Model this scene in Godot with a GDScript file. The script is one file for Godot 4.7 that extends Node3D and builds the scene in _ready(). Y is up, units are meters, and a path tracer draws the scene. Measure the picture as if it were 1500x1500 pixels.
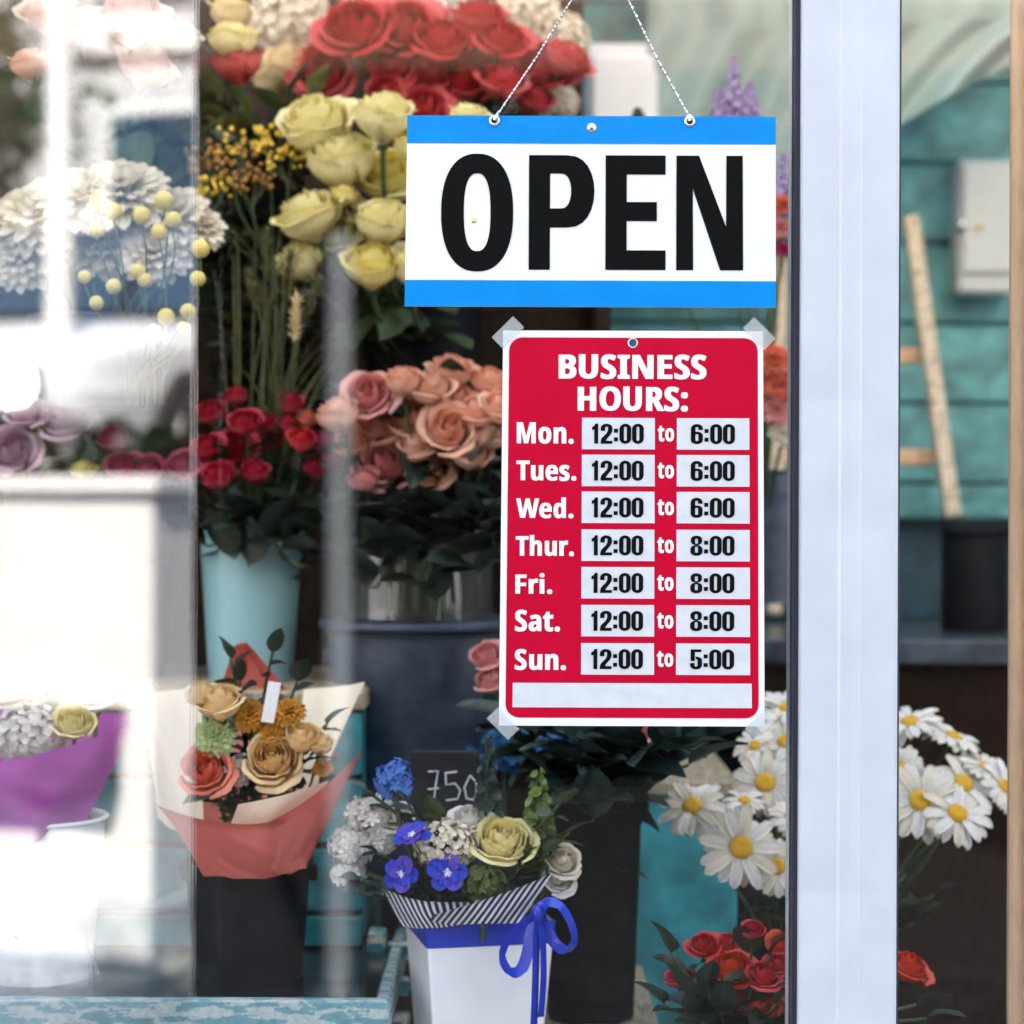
extends Node3D
# A florist's shop window seen from the pavement: two signs outside on the glass, tiers of cut flowers behind it, the sunlit street behind the viewer.
# The glass lies in the plane z = 0, the shop is at z < 0, the street at z > 0.

const CAM_Y := 1.45
const CAM_Z := 1.6
const PPM := 1860.0          # photograph pixels per metre in the plane of the glass
var rng := RandomNumberGenerator.new()
var used := {}
var M := {}
var petal_sets := []
var leaf_meshes := []
var T := {}

# ---------------------------------------------------------------- placing
func at(px: float, py: float, z: float) -> Vector3:
	var k := (CAM_Z - z) / CAM_Z / PPM
	return Vector3((px - 750.0) * k, CAM_Y + (750.0 - py) * k, z)

func sz(px: float, z: float) -> float:
	return px * (CAM_Z - z) / CAM_Z / PPM

func numbered(called: String) -> String:
	if not used.has(called):
		used[called] = 0
		return called
	used[called] += 1
	return "%s_%03d" % [called, used[called]]

func tag(o: Node3D, label: String, category: String, group := "", kind := "") -> Node3D:
	if label: o.set_meta("label", label)
	if category: o.set_meta("category", category)
	if group: o.set_meta("group", group)
	if kind: o.set_meta("kind", kind)
	return o

func thing(called: String, label: String, category: String, where := Vector3.ZERO, group := "", turn := 0.0) -> Node3D:
	var o := Node3D.new()
	o.name = numbered(called)
	add_child(o)
	o.position = where
	o.rotation.y = turn
	tag(o, label, category, group)
	return o

func part(called: String, mesh: Mesh, mat: Material, parent: Node3D, xf := Transform3D()) -> MeshInstance3D:
	var o := MeshInstance3D.new()
	o.name = numbered(called) if parent == self else called
	o.mesh = mesh
	o.material_override = mat
	o.transform = xf
	parent.add_child(o, true)
	return o

func structure(called: String, mesh: Mesh, mat: Material, xf := Transform3D()) -> MeshInstance3D:
	var o := part(called, mesh, mat, self, xf)
	o.set_meta("kind", "structure")
	return o

func up_basis(axis: Vector3, spin := 0.0) -> Basis:
	var y := axis.normalized()
	var ref := Vector3(0, 0, 1) if absf(y.z) < 0.9 else Vector3(1, 0, 0)
	var x := ref.cross(y).normalized()
	return Basis(x, y, x.cross(y)) * Basis(Vector3.UP, spin)

# ---------------------------------------------------------------- meshes
func build(v: PackedVector3Array, uv: PackedVector2Array, idx: PackedInt32Array) -> ArrayMesh:
	var n := PackedVector3Array()
	n.resize(v.size())
	for i in range(0, idx.size(), 3):
		var a := v[idx[i]]
		var f := (v[idx[i + 2]] - a).cross(v[idx[i + 1]] - a)
		for k in 3: n[idx[i + k]] += f
	for i in n.size(): n[i] = n[i].normalized() if n[i].length_squared() > 1e-30 else Vector3.UP
	var arr := []
	arr.resize(Mesh.ARRAY_MAX)
	arr[Mesh.ARRAY_VERTEX] = v
	arr[Mesh.ARRAY_NORMAL] = n
	arr[Mesh.ARRAY_TEX_UV] = uv
	arr[Mesh.ARRAY_INDEX] = idx
	var m := ArrayMesh.new()
	m.add_surface_from_arrays(Mesh.PRIMITIVE_TRIANGLES, arr)
	return m

func surf(nu: int, nv: int, f: Callable) -> ArrayMesh:
	var v := PackedVector3Array()
	var uv := PackedVector2Array()
	var idx := PackedInt32Array()
	for j in nv + 1:
		for i in nu + 1:
			var a := float(i) / nu
			var b := float(j) / nv
			v.append(f.call(a, b))
			uv.append(Vector2(a, b))
	for j in nv:
		for i in nu:
			var p := j * (nu + 1) + i
			idx.append_array([p, p + nu + 1, p + 1, p + 1, p + nu + 1, p + nu + 2])
	return build(v, uv, idx)

# profile: Vector2(radius, height); a point given twice makes a sharp edge
func lathe(profile: Array, seg := 32) -> ArrayMesh:
	var v := PackedVector3Array()
	var uv := PackedVector2Array()
	var idx := PackedInt32Array()
	var rows := profile.size()
	for j in rows:
		for i in seg + 1:
			var a := TAU * i / seg
			v.append(Vector3(profile[j].x * cos(a), profile[j].y, profile[j].x * sin(a)))
			uv.append(Vector2(float(i) / seg, float(j) / rows))
	for j in rows - 1:
		if profile[j] == profile[j + 1]: continue
		for i in seg:
			var p := j * (seg + 1) + i
			idx.append_array([p, p + 1, p + seg + 1, p + 1, p + seg + 2, p + seg + 1])
	return build(v, uv, idx)

func tube(pts: Array, radii: Array, sides := 6) -> ArrayMesh:
	var v := PackedVector3Array()
	var uv := PackedVector2Array()
	var idx := PackedInt32Array()
	var n := pts.size()
	for j in n:
		var d: Vector3 = (pts[mini(j + 1, n - 1)] - pts[maxi(j - 1, 0)]).normalized()
		var x := d.cross(Vector3(0.31, 0.2, 0.93)).normalized()
		var y := d.cross(x)
		for i in sides + 1:
			var a := TAU * i / sides
			v.append(pts[j] + (x * cos(a) + y * sin(a)) * float(radii[j]))
			uv.append(Vector2(float(i) / sides, float(j) / n))
	for j in n - 1:
		for i in sides:
			var p := j * (sides + 1) + i
			idx.append_array([p, p + sides + 1, p + 1, p + 1, p + sides + 1, p + sides + 2])
	for e in [0, n - 1]:
		var c := v.size()
		v.append(pts[e])
		uv.append(Vector2(0.5, 0.5))
		for i in sides:
			var p: int = e * (sides + 1) + i
			idx.append_array([c, p, p + 1] if e == 0 else [c, p + 1, p])
	return build(v, uv, idx)

# a box with chamfered edges, centred
func cbox(s: Vector3, b := 0.002) -> ArrayMesh:
	b = minf(b, 0.4 * minf(s.x, minf(s.y, s.z)))
	var h := s / 2
	var st := SurfaceTool.new()
	st.begin(Mesh.PRIMITIVE_TRIANGLES)
	st.set_smooth_group(-1)
	var face := func(p: Array):
		var c := Vector3.ZERO
		for q in p: c += q
		var nn: Vector3 = (p[2] - p[0]).cross(p[1] - p[0])
		if nn.dot(c) < 0: p.reverse()
		for k in range(1, p.size() - 1):
			for q in [p[0], p[k], p[k + 1]]:
				st.set_uv(Vector2(q.x + q.z, q.y))
				st.add_vertex(q)
	var pt := func(ax: int, sx: float, sy: float, szz: float) -> Vector3:
		var q := Vector3(sx * (h.x - b), sy * (h.y - b), szz * (h.z - b))
		q[ax] = [sx, sy, szz][ax] * h[ax]
		return q
	for ax in 3:
		var o1 := (ax + 1) % 3
		var o2 := (ax + 2) % 3
		for s0 in [-1.0, 1.0]:
			var ps := []
			for c in [[-1.0, -1.0], [1.0, -1.0], [1.0, 1.0], [-1.0, 1.0]]:
				var sg := [0.0, 0.0, 0.0]
				sg[ax] = s0; sg[o1] = c[0]; sg[o2] = c[1]
				ps.append(pt.call(ax, sg[0], sg[1], sg[2]))
			face.call(ps)
			for s1 in [-1.0, 1.0]:      # edge between ax and o1, running along o2
				var e := []
				for c in [[ax, -1.0], [ax, 1.0], [o1, 1.0], [o1, -1.0]]:
					var sg := [0.0, 0.0, 0.0]
					sg[ax] = s0; sg[o1] = s1; sg[o2] = c[1]
					e.append(pt.call(c[0], sg[0], sg[1], sg[2]))
				face.call(e)
	for sx in [-1.0, 1.0]:
		for sy in [-1.0, 1.0]:
			for s3 in [-1.0, 1.0]:
				face.call([pt.call(0, sx, sy, s3), pt.call(1, sx, sy, s3), pt.call(2, sx, sy, s3)])
	st.generate_normals()
	return st.commit()

# many small shapes joined into one mesh
func join(mesh: Mesh, xfs: Array) -> ArrayMesh:
	var st := SurfaceTool.new()
	st.begin(Mesh.PRIMITIVE_TRIANGLES)
	for x in xfs: st.append_from(mesh, 0, x)
	return st.commit()

# flat plates cut from polygons (print and letters); rings and strips are pairs of point lists
func plate(poly: Array, z: float) -> ArrayMesh:
	var p2 := PackedVector2Array(poly)
	var tri := Geometry2D.triangulate_polygon(p2)
	var v := PackedVector3Array()
	var uv := PackedVector2Array()
	for p in p2:
		v.append(Vector3(p.x, p.y, z))
		uv.append(p)
	return plate_fix(v, uv, tri)

func plate_fix(v: PackedVector3Array, uv: PackedVector2Array, tri: PackedInt32Array) -> ArrayMesh:
	var out := PackedInt32Array()
	for i in range(0, tri.size(), 3):
		var a := v[tri[i]]
		var f := (v[tri[i + 2]] - a).cross(v[tri[i + 1]] - a)
		out.append_array([tri[i], tri[i + 1], tri[i + 2]] if f.z > 0 else [tri[i], tri[i + 2], tri[i + 1]])
	return build(v, uv, out)

func strip(a: Array, b: Array, z: float, closed := false) -> ArrayMesh:
	var v := PackedVector3Array()
	var uv := PackedVector2Array()
	var tri := PackedInt32Array()
	var n := a.size()
	for i in n:
		for q in [a[i], b[i]]:
			v.append(Vector3(q.x, q.y, z))
			uv.append(Vector2(q.x, q.y))
	for i in (n if closed else n - 1):
		var k := (i + 1) % n
		tri.append_array([2 * i, 2 * i + 1, 2 * k, 2 * k, 2 * i + 1, 2 * k + 1])
	return plate_fix(v, uv, tri)

func round_loop(x0: float, y0: float, x1: float, y1: float, r: float, n := 8) -> Array:
	var out := []
	var c := [[x1 - r, y1 - r, 0.0], [x0 + r, y1 - r, 0.25], [x0 + r, y0 + r, 0.5], [x1 - r, y0 + r, 0.75]]
	for q in c:
		for i in n + 1:
			var a: float = TAU * (q[2] + 0.25 * i / n)
			out.append(Vector2(q[0] + r * cos(a), q[1] + r * sin(a)))
	return out

func super_loop(cx: float, cy: float, rx: float, ry: float, e: float, n := 48) -> Array:
	var out := []
	for i in n:
		var a := TAU * i / n
		out.append(Vector2(cx + rx * signf(cos(a)) * pow(absf(cos(a)), e), cy + ry * signf(sin(a)) * pow(absf(sin(a)), e)))
	return out

# ---------------------------------------------------------------- materials
func lin(r: float, g: float, b: float, a := 1.0) -> Color:
	var c := Color(r, g, b).linear_to_srgb()
	c.a = a
	return c

func noise_tex(freq: float, lo: float, hi: float, size := 256, oct := 4, sx := 1.0) -> ImageTexture:
	var n := FastNoiseLite.new()
	n.noise_type = FastNoiseLite.TYPE_SIMPLEX_SMOOTH
	n.frequency = freq
	n.fractal_octaves = oct
	n.seed = int(freq * 1000.0) + oct
	var im := Image.create(size, size, false, Image.FORMAT_RGB8)
	for y in size:
		for x in size:
			var w := float(x) / size                                       # blend over the seam so that it tiles
			var a := n.get_noise_2d(x * sx, y) * (1.0 - w) + n.get_noise_2d((x - size) * sx, y) * w
			var g := lerpf(lo, hi, clampf(0.5 + 0.75 * a, 0.0, 1.0))
			im.set_pixel(x, y, Color(g, g, g))
	return ImageTexture.create_from_image(im)

func mat(color: Color, rough := 0.6, tex: Texture2D = null, scale := 0.0, world := true) -> StandardMaterial3D:
	var m := StandardMaterial3D.new()
	m.albedo_color = color
	m.roughness = rough
	if tex:
		m.albedo_texture = tex
		if scale > 0.0:
			m.uv1_triplanar = true
			m.uv1_world_triplanar = world
			m.uv1_scale = Vector3.ONE * scale
	return m

func bumpy(m: StandardMaterial3D, tex: Texture2D, cm: float) -> StandardMaterial3D:
	m.heightmap_enabled = true
	m.heightmap_texture = tex
	m.heightmap_scale = cm
	return m

func petal_mat(r: float, g: float, b: float, rough := 0.55) -> StandardMaterial3D:
	var m := mat(lin(r, g, b), rough, T.vein)
	m.backlight_enabled = true
	m.backlight = lin(0.62 * r + 0.05, 0.62 * g + 0.03, 0.62 * b + 0.02)
	m.metallic_specular = 0.35
	return m

func glass(alpha := 0.0, rough := 0.0) -> StandardMaterial3D:
	var m := StandardMaterial3D.new()
	m.transparency = BaseMaterial3D.TRANSPARENCY_ALPHA
	m.albedo_color = Color(0.9, 0.96, 0.95, alpha)
	m.roughness = rough
	return m

func materials() -> void:
	T.vein = noise_tex(0.035, 0.86, 1.0, 128, 4, 4.0)
	T.leaf = noise_tex(0.03, 0.55, 1.0, 128, 4, 2.0)
	T.fine = noise_tex(0.06, 0.72, 1.0, 256, 5)
	T.faint = noise_tex(0.04, 0.965, 1.0, 256, 5)
	T.smudge = noise_tex(0.022, 0.94, 1.0, 256, 5)
	T.coarse = noise_tex(0.018, 0.6, 1.0, 256, 5)
	T.grain = noise_tex(0.02, 0.55, 1.0, 256, 5, 7.0)
	T.wear = wear_tex(Color(0.13, 0.52, 0.56), Color(0.86, 0.85, 0.8), 0.12)
	T.wear_heavy = wear_tex(Color(0.42, 0.60, 0.63), Color(0.70, 0.75, 0.74), -0.02)
	T.paint_spots = wear_tex(Color(0.86, 0.8, 0.7), Color(0.45, 0.44, 0.42), 0.2)
	# petals
	M.yellow = petal_mat(0.90, 0.80, 0.27)
	M.yellow_pale = petal_mat(0.90, 0.83, 0.42)
	M.cream = petal_mat(0.86, 0.72, 0.42)
	M.cream_peach = petal_mat(0.90, 0.68, 0.36)
	M.blush = petal_mat(0.86, 0.66, 0.58)
	M.red = petal_mat(0.52, 0.022, 0.028)
	M.red_pale = petal_mat(0.58, 0.06, 0.07)
	M.dark_red = petal_mat(0.44, 0.016, 0.04)
	M.magenta = petal_mat(0.45, 0.04, 0.13)
	M.coral = petal_mat(0.80, 0.22, 0.13)
	M.orange_red = petal_mat(0.66, 0.06, 0.022)
	M.peach = petal_mat(0.90, 0.50, 0.34)
	M.peach_pale = petal_mat(0.86, 0.52, 0.38)
	M.pink = petal_mat(0.80, 0.36, 0.34)
	M.mauve = petal_mat(0.60, 0.38, 0.52)
	M.white = petal_mat(0.86, 0.85, 0.80)
	M.white_warm = petal_mat(0.86, 0.80, 0.66)
	M.green_white = petal_mat(0.66, 0.78, 0.40)
	M.blue = petal_mat(0.025, 0.05, 0.50)
	M.violet = petal_mat(0.10, 0.06, 0.46)
	M.blue_soft = petal_mat(0.10, 0.22, 0.60)
	M.blue_teal = petal_mat(0.03, 0.16, 0.34)
	M.lilac = petal_mat(0.42, 0.30, 0.56)
	M.gold = petal_mat(0.72, 0.36, 0.05)
	M.disc = bumpy(mat(lin(0.72, 0.40, 0.012), 0.8, T.fine, 160.0, false), T.fine, 0.08)
	M.craspedia = bumpy(mat(lin(0.72, 0.58, 0.16), 0.85, T.fine, 120.0, false), T.fine, 0.1)
	M.berry_yellow = mat(lin(0.72, 0.50, 0.05), 0.4)
	M.berry_orange = mat(lin(0.36, 0.17, 0.035), 0.4)
	M.leaf = leaf_mat(0.060, 0.105, 0.030)
	M.leaf_dark = leaf_mat(0.022, 0.045, 0.028)
	M.leaf_blue = leaf_mat(0.035, 0.075, 0.070)
	M.leaf_light = leaf_mat(0.20, 0.26, 0.055)
	M.leaf_olive = leaf_mat(0.17, 0.16, 0.045)
	M.bells = leaf_mat(0.26, 0.40, 0.10)
	M.stem = mat(lin(0.09, 0.14, 0.045), 0.6, T.leaf)
	M.grass = leaf_mat(0.11, 0.12, 0.03)
	M.moss = bumpy(mat(lin(0.09, 0.12, 0.025), 0.95, T.fine, 60.0, false), T.fine, 0.5)
	# papers and vessels
	M.paper_salmon = paper(0.58, 0.14, 0.11)
	M.paper_cream = paper(0.82, 0.74, 0.58)
	M.paper_purple = paper(0.34, 0.04, 0.32)
	M.paper_white = paper(0.85, 0.84, 0.82)
	M.card = mat(lin(0.80, 0.80, 0.80), 0.5, T.faint, 20.0)
	M.ribbon = mat(lin(0.006, 0.028, 0.40), 0.3)
	M.ribbon.rim_enabled = true
	M.ribbon.rim = 0.5
	M.bucket_black = bumpy(mat(lin(0.010, 0.012, 0.016), 0.5, T.coarse, 9.0), T.fine, 0.02)
	M.bucket_black.metallic_specular = 0.2
	M.bucket_teal = mat(lin(0.26, 0.46, 0.48), 0.35, T.faint, 7.0)
	M.bucket_blue = bumpy(mat(lin(0.05, 0.075, 0.12), 0.35, T.coarse, 7.0), T.fine, 0.02)
	M.slate = mat(lin(0.012, 0.014, 0.018), 0.8, T.coarse, 12.0)
	M.chalk = mat(lin(0.62, 0.64, 0.68), 0.95)
	# shop
	M.teal = bumpy(mat(lin(0.14, 0.44, 0.46), 0.5, T.coarse, 3.0), T.grain, 0.05)
	M.teal_panel = bumpy(mat(lin(0.05, 0.43, 0.50), 0.45, T.coarse, 4.0), T.fine, 0.03)
	M.teal_worn = mat(Color.WHITE, 0.6, T.wear, 3.5)
	M.teal_heavy = mat(Color.WHITE, 0.7, T.wear_heavy, 5.0)
	M.black_top = mat(lin(0.012, 0.018, 0.022), 0.12, T.coarse, 5.0)
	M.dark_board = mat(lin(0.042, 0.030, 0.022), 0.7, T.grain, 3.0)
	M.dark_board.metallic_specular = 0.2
	M.dark_wood = bumpy(mat(lin(0.030, 0.020, 0.015), 0.55, T.grain, 4.0), T.grain, 0.03)
	M.dark_wood.metallic_specular = 0.12
	M.grey_top = mat(lin(0.07, 0.09, 0.11), 0.25, T.coarse, 4.0)
	M.pale_wood = bumpy(mat(lin(0.52, 0.44, 0.30), 0.6, T.grain, 4.0), T.grain, 0.03)
	M.post_wood = mat(lin(0.66, 0.44, 0.26), 0.55, T.vein, 5.0)
	M.ladder = mat(Color.WHITE, 0.7, T.paint_spots, 9.0)
	M.plaster = mat(lin(0.74, 0.75, 0.73), 0.8, T.fine, 2.0)
	M.bounce_cream = mat(lin(0.80, 0.62, 0.36), 0.85, T.faint, 1.0)  # cream chosen to warm the light bounced indoors
	M.navy = mat(lin(0.012, 0.075, 0.11), 0.5, T.coarse, 4.0)
	M.meter = mat(lin(0.50, 0.54, 0.54), 0.4, T.faint, 3.0)
	M.white_box = mat(lin(0.76, 0.78, 0.80), 0.4, T.faint, 3.0)
	M.sheet = mat(lin(0.27, 0.37, 0.35), 0.5, T.faint, 6.0)
	M.sheet.backlight_enabled = true
	M.sheet.backlight = Color(0.34, 0.40, 0.38)
	M.floor = mat(lin(0.20, 0.19, 0.18), 0.5, T.coarse, 2.0)
	M.frame = mat(lin(0.51, 0.535, 0.565), 0.3, T.smudge, 2.6)
	M.gasket = mat(lin(0.012, 0.012, 0.025), 0.6)
	M.metal = mat(lin(0.70, 0.70, 0.70), 0.22)
	M.metal.metallic = 1.0
	M.hole = mat(lin(0.03, 0.03, 0.03), 0.8)
	M.brass = mat(lin(0.62, 0.50, 0.22), 0.3)
	M.brass.metallic = 1.0
	# print
	M.sign_white = mat(lin(0.74, 0.74, 0.735), 0.28, T.smudge, 5.0)
	M.sign_blue = mat(lin(0.004, 0.215, 0.58), 0.28, T.smudge, 5.0)
	M.sign_red = mat(lin(0.46, 0.003, 0.026), 0.28, T.smudge, 4.0)
	M.ink = mat(lin(0.006, 0.006, 0.006), 0.3)
	M.field = mat(lin(0.56, 0.57, 0.58), 0.3, T.smudge, 9.0)
	for k in ["ink", "sign_red", "sign_blue", "sign_white", "field"]: M[k].metallic_specular = 0.12 if k == "ink" else 0.25
	M.tape = StandardMaterial3D.new()
	M.tape.transparency = BaseMaterial3D.TRANSPARENCY_ALPHA
	M.tape.albedo_color = Color(0.80, 0.81, 0.80, 0.27)
	M.tape.roughness = 0.5
	M.glass = glass()
	M.cello = glass(0.06, 0.08)
	M.vase = glass(0.02)
	# street
	M.asphalt = mat(lin(0.036, 0.037, 0.039), 0.9, T.coarse, 0.7)
	M.asphalt.metallic_specular = 0.2
	M.paving = mat(lin(0.45, 0.44, 0.42), 0.85, T.coarse, 0.9)
	M.render_white = mat(lin(0.75, 0.75, 0.76), 0.85, T.faint, 0.8)
	M.pole_grey = mat(lin(0.42, 0.46, 0.52), 0.5, T.fine, 2.0)
	M.facade = mat(lin(0.70, 0.72, 0.76), 0.85, T.fine, 0.4)
	M.car = mat(lin(0.78, 0.79, 0.81), 0.25)
	M.car.clearcoat_enabled = true
	M.car_glass = mat(lin(0.02, 0.05, 0.09), 0.06)
	M.tyre = mat(lin(0.02, 0.02, 0.02), 0.85)
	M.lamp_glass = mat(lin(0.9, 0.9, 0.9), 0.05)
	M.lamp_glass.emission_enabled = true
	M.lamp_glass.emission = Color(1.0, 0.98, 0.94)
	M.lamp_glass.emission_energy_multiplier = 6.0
	M.bark = bumpy(mat(lin(0.09, 0.065, 0.045), 0.9, T.grain, 3.0), T.grain, 0.4)
	M.brick = mat(lin(0.24, 0.13, 0.09), 0.9, T.coarse, 1.2)
	M.tree_leaf = leaf_mat(0.045, 0.085, 0.025)
	M.hedge = leaf_mat(0.018, 0.035, 0.014)
	M.hedge.metallic_specular = 0.1

func leaf_mat(r: float, g: float, b: float) -> StandardMaterial3D:
	var m := mat(lin(r, g, b), 0.5, T.leaf)
	m.backlight_enabled = true
	m.backlight = lin(0.5 * r + 0.02, 0.6 * g + 0.03, 0.4 * b)
	return m

func paper(r: float, g: float, b: float) -> StandardMaterial3D:
	var m := mat(lin(r, g, b), 0.6, T.faint, 14.0)
	m.backlight_enabled = true
	m.backlight = lin(0.5 * r, 0.5 * g, 0.5 * b)
	return m

# paint worn through to what lies under it, in patches along the grain
func wear_tex(top: Color, under: Color, level: float) -> ImageTexture:
	var n := FastNoiseLite.new()
	n.frequency = 0.05
	n.fractal_octaves = 5
	n.seed = 7
	var f := FastNoiseLite.new()
	f.frequency = 0.09
	f.seed = 3
	var im := Image.create(256, 256, false, Image.FORMAT_RGB8)
	for y in 256:
		for x in 256:
			var w := x / 256.0
			var a := (n.get_noise_2d(x * 0.35, y * 1.6) * (1.0 - w) + n.get_noise_2d((x - 256) * 0.35, y * 1.6) * w) * 1.4
			var tone := 0.9 + 0.12 * f.get_noise_2d(x, y)
			im.set_pixel(x, y, (under if a > level + 0.18 * f.get_noise_2d(y, x) else top) * tone)
	return ImageTexture.create_from_image(im)

# ---------------------------------------------------------------- flowers: shared shapes
func rose_petal(k: int, count: int, o: float, sd: float) -> ArrayMesh:
	var t := float(k) / (count - 1)
	var turn := 2.39996 * k + 0.3 * sin(sd + k)
	var belly := lerpf(0.30, 0.84 + 0.10 * o, pow(t, 0.9))
	var tip := lerpf(1.52, 1.22 - 0.26 * o, pow(t, 1.3)) + 0.04 * sin(5.0 * k + sd)
	var flare := pow(t, 1.6) * (0.08 + 0.26 * o)
	var half := lerpf(1.25, 1.0, t)
	return surf(12, 11, func(a: float, b: float) -> Vector3:
		var u := a * 2.0 - 1.0
		var v := b * (1.0 - 0.20 * pow(absf(u), 3.0))
		var r := 0.10 + (belly - 0.10) * sin(minf(v / 0.58, 1.0) * PI / 2)
		var e := maxf(0.0, (v - 0.58) / 0.42)
		var lip := maxf(0.0, (b - 0.86) / 0.14)                        # the rim rolls outwards
		r += e * e * (flare - 0.42 * (1.0 - t) * belly) + 0.07 * u * (0.3 + t) + 0.06 * lip * lip * (0.3 + t)
		r += 0.028 * sin(3.3 * u * PI + k * 1.7 + sd) * pow(b, 4.0)
		var y := tip * pow(v, 0.88) - e * e * flare * 0.45 - 0.045 * lip * lip * (0.4 + t) + 0.025 * sin(5.0 * u + k + sd) * pow(b, 3.0)
		if t > 0.5: y += 0.07 * maxf(0.0, 1.0 - absf(u) * 2.4) * pow(b, 5.0) - flare * 0.2 * u * u * e
		var ang := turn + u * half * (0.55 + 0.45 * sin(minf(v, 0.75) / 0.75 * PI / 2))
		return Vector3(r * cos(ang), y, r * sin(ang)))

func rose_heart(o: float) -> ArrayMesh:
	return surf(56, 6, func(a: float, b: float) -> Vector3:
		var ang := a * TAU * 2.4
		var r := (0.03 + 0.27 * a) * (0.55 + 0.45 * sin(minf(b / 0.6, 1.0) * PI / 2)) - 0.05 * pow(b, 3.0)
		return Vector3(r * cos(ang), (1.47 - 0.04 * a + 0.03 * sin(ang * 1.5)) * (0.3 + 0.7 * b) - 0.12 * o * a, r * sin(ang)))

func make_shapes() -> void:
	for vset in [[0.15, 0.3], [0.55, 1.7], [0.95, 3.1], [0.75, 4.9]]:
		var s := []
		for k in range(1, 16): s.append(rose_petal(k, 16, vset[0], vset[1]))
		petal_sets.append([rose_heart(vset[0]), s])
	M_calyx = lathe([Vector2(0.05, -0.22), Vector2(0.16, -0.16), Vector2(0.18, -0.04), Vector2(0.13, 0.06), Vector2(0.30, 0.16)], 10)
	for w in [0.30, 0.36, 0.42]:
		leaf_meshes.append(surf(6, 10, func(a: float, b: float) -> Vector3:
			var u := a * 2.0 - 1.0
			var wide: float = w * pow(sin(PI * pow(b, 0.8)), 0.8) * (1.0 + 0.05 * sin(b * 60.0) * absf(u))
			return Vector3(u * wide, 0.10 * absf(u) * wide * 3.0 - 0.22 * b * b + 0.02 * sin(9.0 * b + 3.0 * w * 10.0) * u, b)))
	S.strap = surf(4, 8, func(a: float, b: float) -> Vector3:
		var u := a * 2.0 - 1.0
		var wide := 0.135 * (0.45 + 0.55 * sin(PI * minf(1.0, 0.12 + b * 0.72))) * (1.0 - 0.65 * pow(maxf(0.0, b - 0.86) / 0.14, 2.0))
		return Vector3(u * wide, 0.035 * cos(u * 6.0) + 0.06 * sin(b * PI) - 0.05 * b * b, 0.22 + 0.78 * b))
	S.strap_droop = surf(4, 8, func(a: float, b: float) -> Vector3:
		var u := a * 2.0 - 1.0
		var wide := 0.12 * (0.45 + 0.55 * sin(PI * minf(1.0, 0.12 + b * 0.72))) * (1.0 - 0.65 * pow(maxf(0.0, b - 0.86) / 0.14, 2.0))
		return Vector3(u * wide, 0.03 * cos(u * 6.0) + 0.05 * sin(b * PI) - 0.34 * b * b, 0.22 + 0.68 * b))
	S.disc = lathe([Vector2(0.0, 0.15), Vector2(0.06, 0.13), Vector2(0.13, 0.16), Vector2(0.21, 0.13), Vector2(0.27, 0.06), Vector2(0.28, -0.03), Vector2(0.20, -0.07), Vector2(0.0, -0.08)], 20)
	S.floret = surf(12, 3, func(a: float, b: float) -> Vector3:
		var ang := a * TAU
		var r := b * (0.62 + 0.38 * absf(cos(ang * 2.0)))
		return Vector3(r * cos(ang), 0.25 * b * b, r * sin(ang)))
	S.star = surf(40, 4, func(a: float, b: float) -> Vector3:
		var ang := a * TAU
		var r := b * (0.45 + 0.55 * pow(absf(cos(ang * 2.5)), 0.7))
		return Vector3(r * cos(ang), 0.22 * b * b + 0.05 * sin(ang * 10.0) * b, r * sin(ang)))
	S.cup = surf(14, 6, func(a: float, b: float) -> Vector3:
		var ang := a * TAU
		var r := 0.12 + 0.88 * pow(b, 0.7) + 0.08 * cos(ang * 5.0) * b * b
		return Vector3(r * cos(ang), 1.1 * b - 0.2 * b * b * b, r * sin(ang)))
	S.ball = SphereMesh.new()
	S.ball.radius = 1.0; S.ball.height = 2.0; S.ball.radial_segments = 10; S.ball.rings = 6
	S.blade = surf(2, 14, func(a: float, b: float) -> Vector3:
		return Vector3((a - 0.5) * (1.0 - 0.93 * b * b), b * (1.0 - 0.18 * b * b), 0.06 * absf(a - 0.5)))
	S.ruffle = surf(8, 8, func(a: float, b: float) -> Vector3:
		var u := a * 2.0 - 1.0
		var wide := 0.44 * pow(sin(PI * (0.08 + 0.80 * b)), 0.7) * (1.0 + 0.08 * sin(b * 17.0))
		return Vector3(u * wide, 0.12 * u * u + 0.05 * sin(7.0 * u + 5.0 * b) * b - 0.10 * b * b, b))

var M_calyx: Mesh
var S := {}

func bend(a: Vector3, da: Vector3, b: Vector3, db: Vector3, n := 7) -> Array:
	var out := []
	for i in n + 1:
		var t := float(i) / n
		out.append(a.bezier_interpolate(a + da, b + db, b, t))
	return out

func stem_to(o: Node3D, foot: Vector3, tip: Vector3, axis: Vector3, r: float, m: Material) -> Array:
	var d := (tip - foot).length()
	var pts := bend(Vector3.ZERO, Vector3(0, d * 0.4, 0), tip - foot, -axis * d * 0.3)
	var rad := []
	for i in pts.size(): rad.append(r)
	part("stem", tube(pts, rad, 5), m, o)
	return pts

func leaf_on(o: Node3D, p: Vector3, dir: Vector3, size: float, m: Material, called := "leaf") -> void:
	var z := dir.normalized()
	var x := Vector3.UP.cross(z).normalized() if absf(z.y) < 0.95 else Vector3(1, 0, 0)
	var b := Basis(x, z.cross(x), z) * Basis(Vector3(0, 0, 1), rng.randf_range(-0.6, 0.6))
	part(called, leaf_meshes[rng.randi() % 3], m, o, Transform3D(b.scaled_local(Vector3.ONE * size), p))

func axis_of(tilt: float, roll: float) -> Vector3:
	var t := deg_to_rad(tilt)
	return Vector3(0, cos(t), sin(t)).rotated(Vector3(0, 0, 1), deg_to_rad(-roll))

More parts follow.
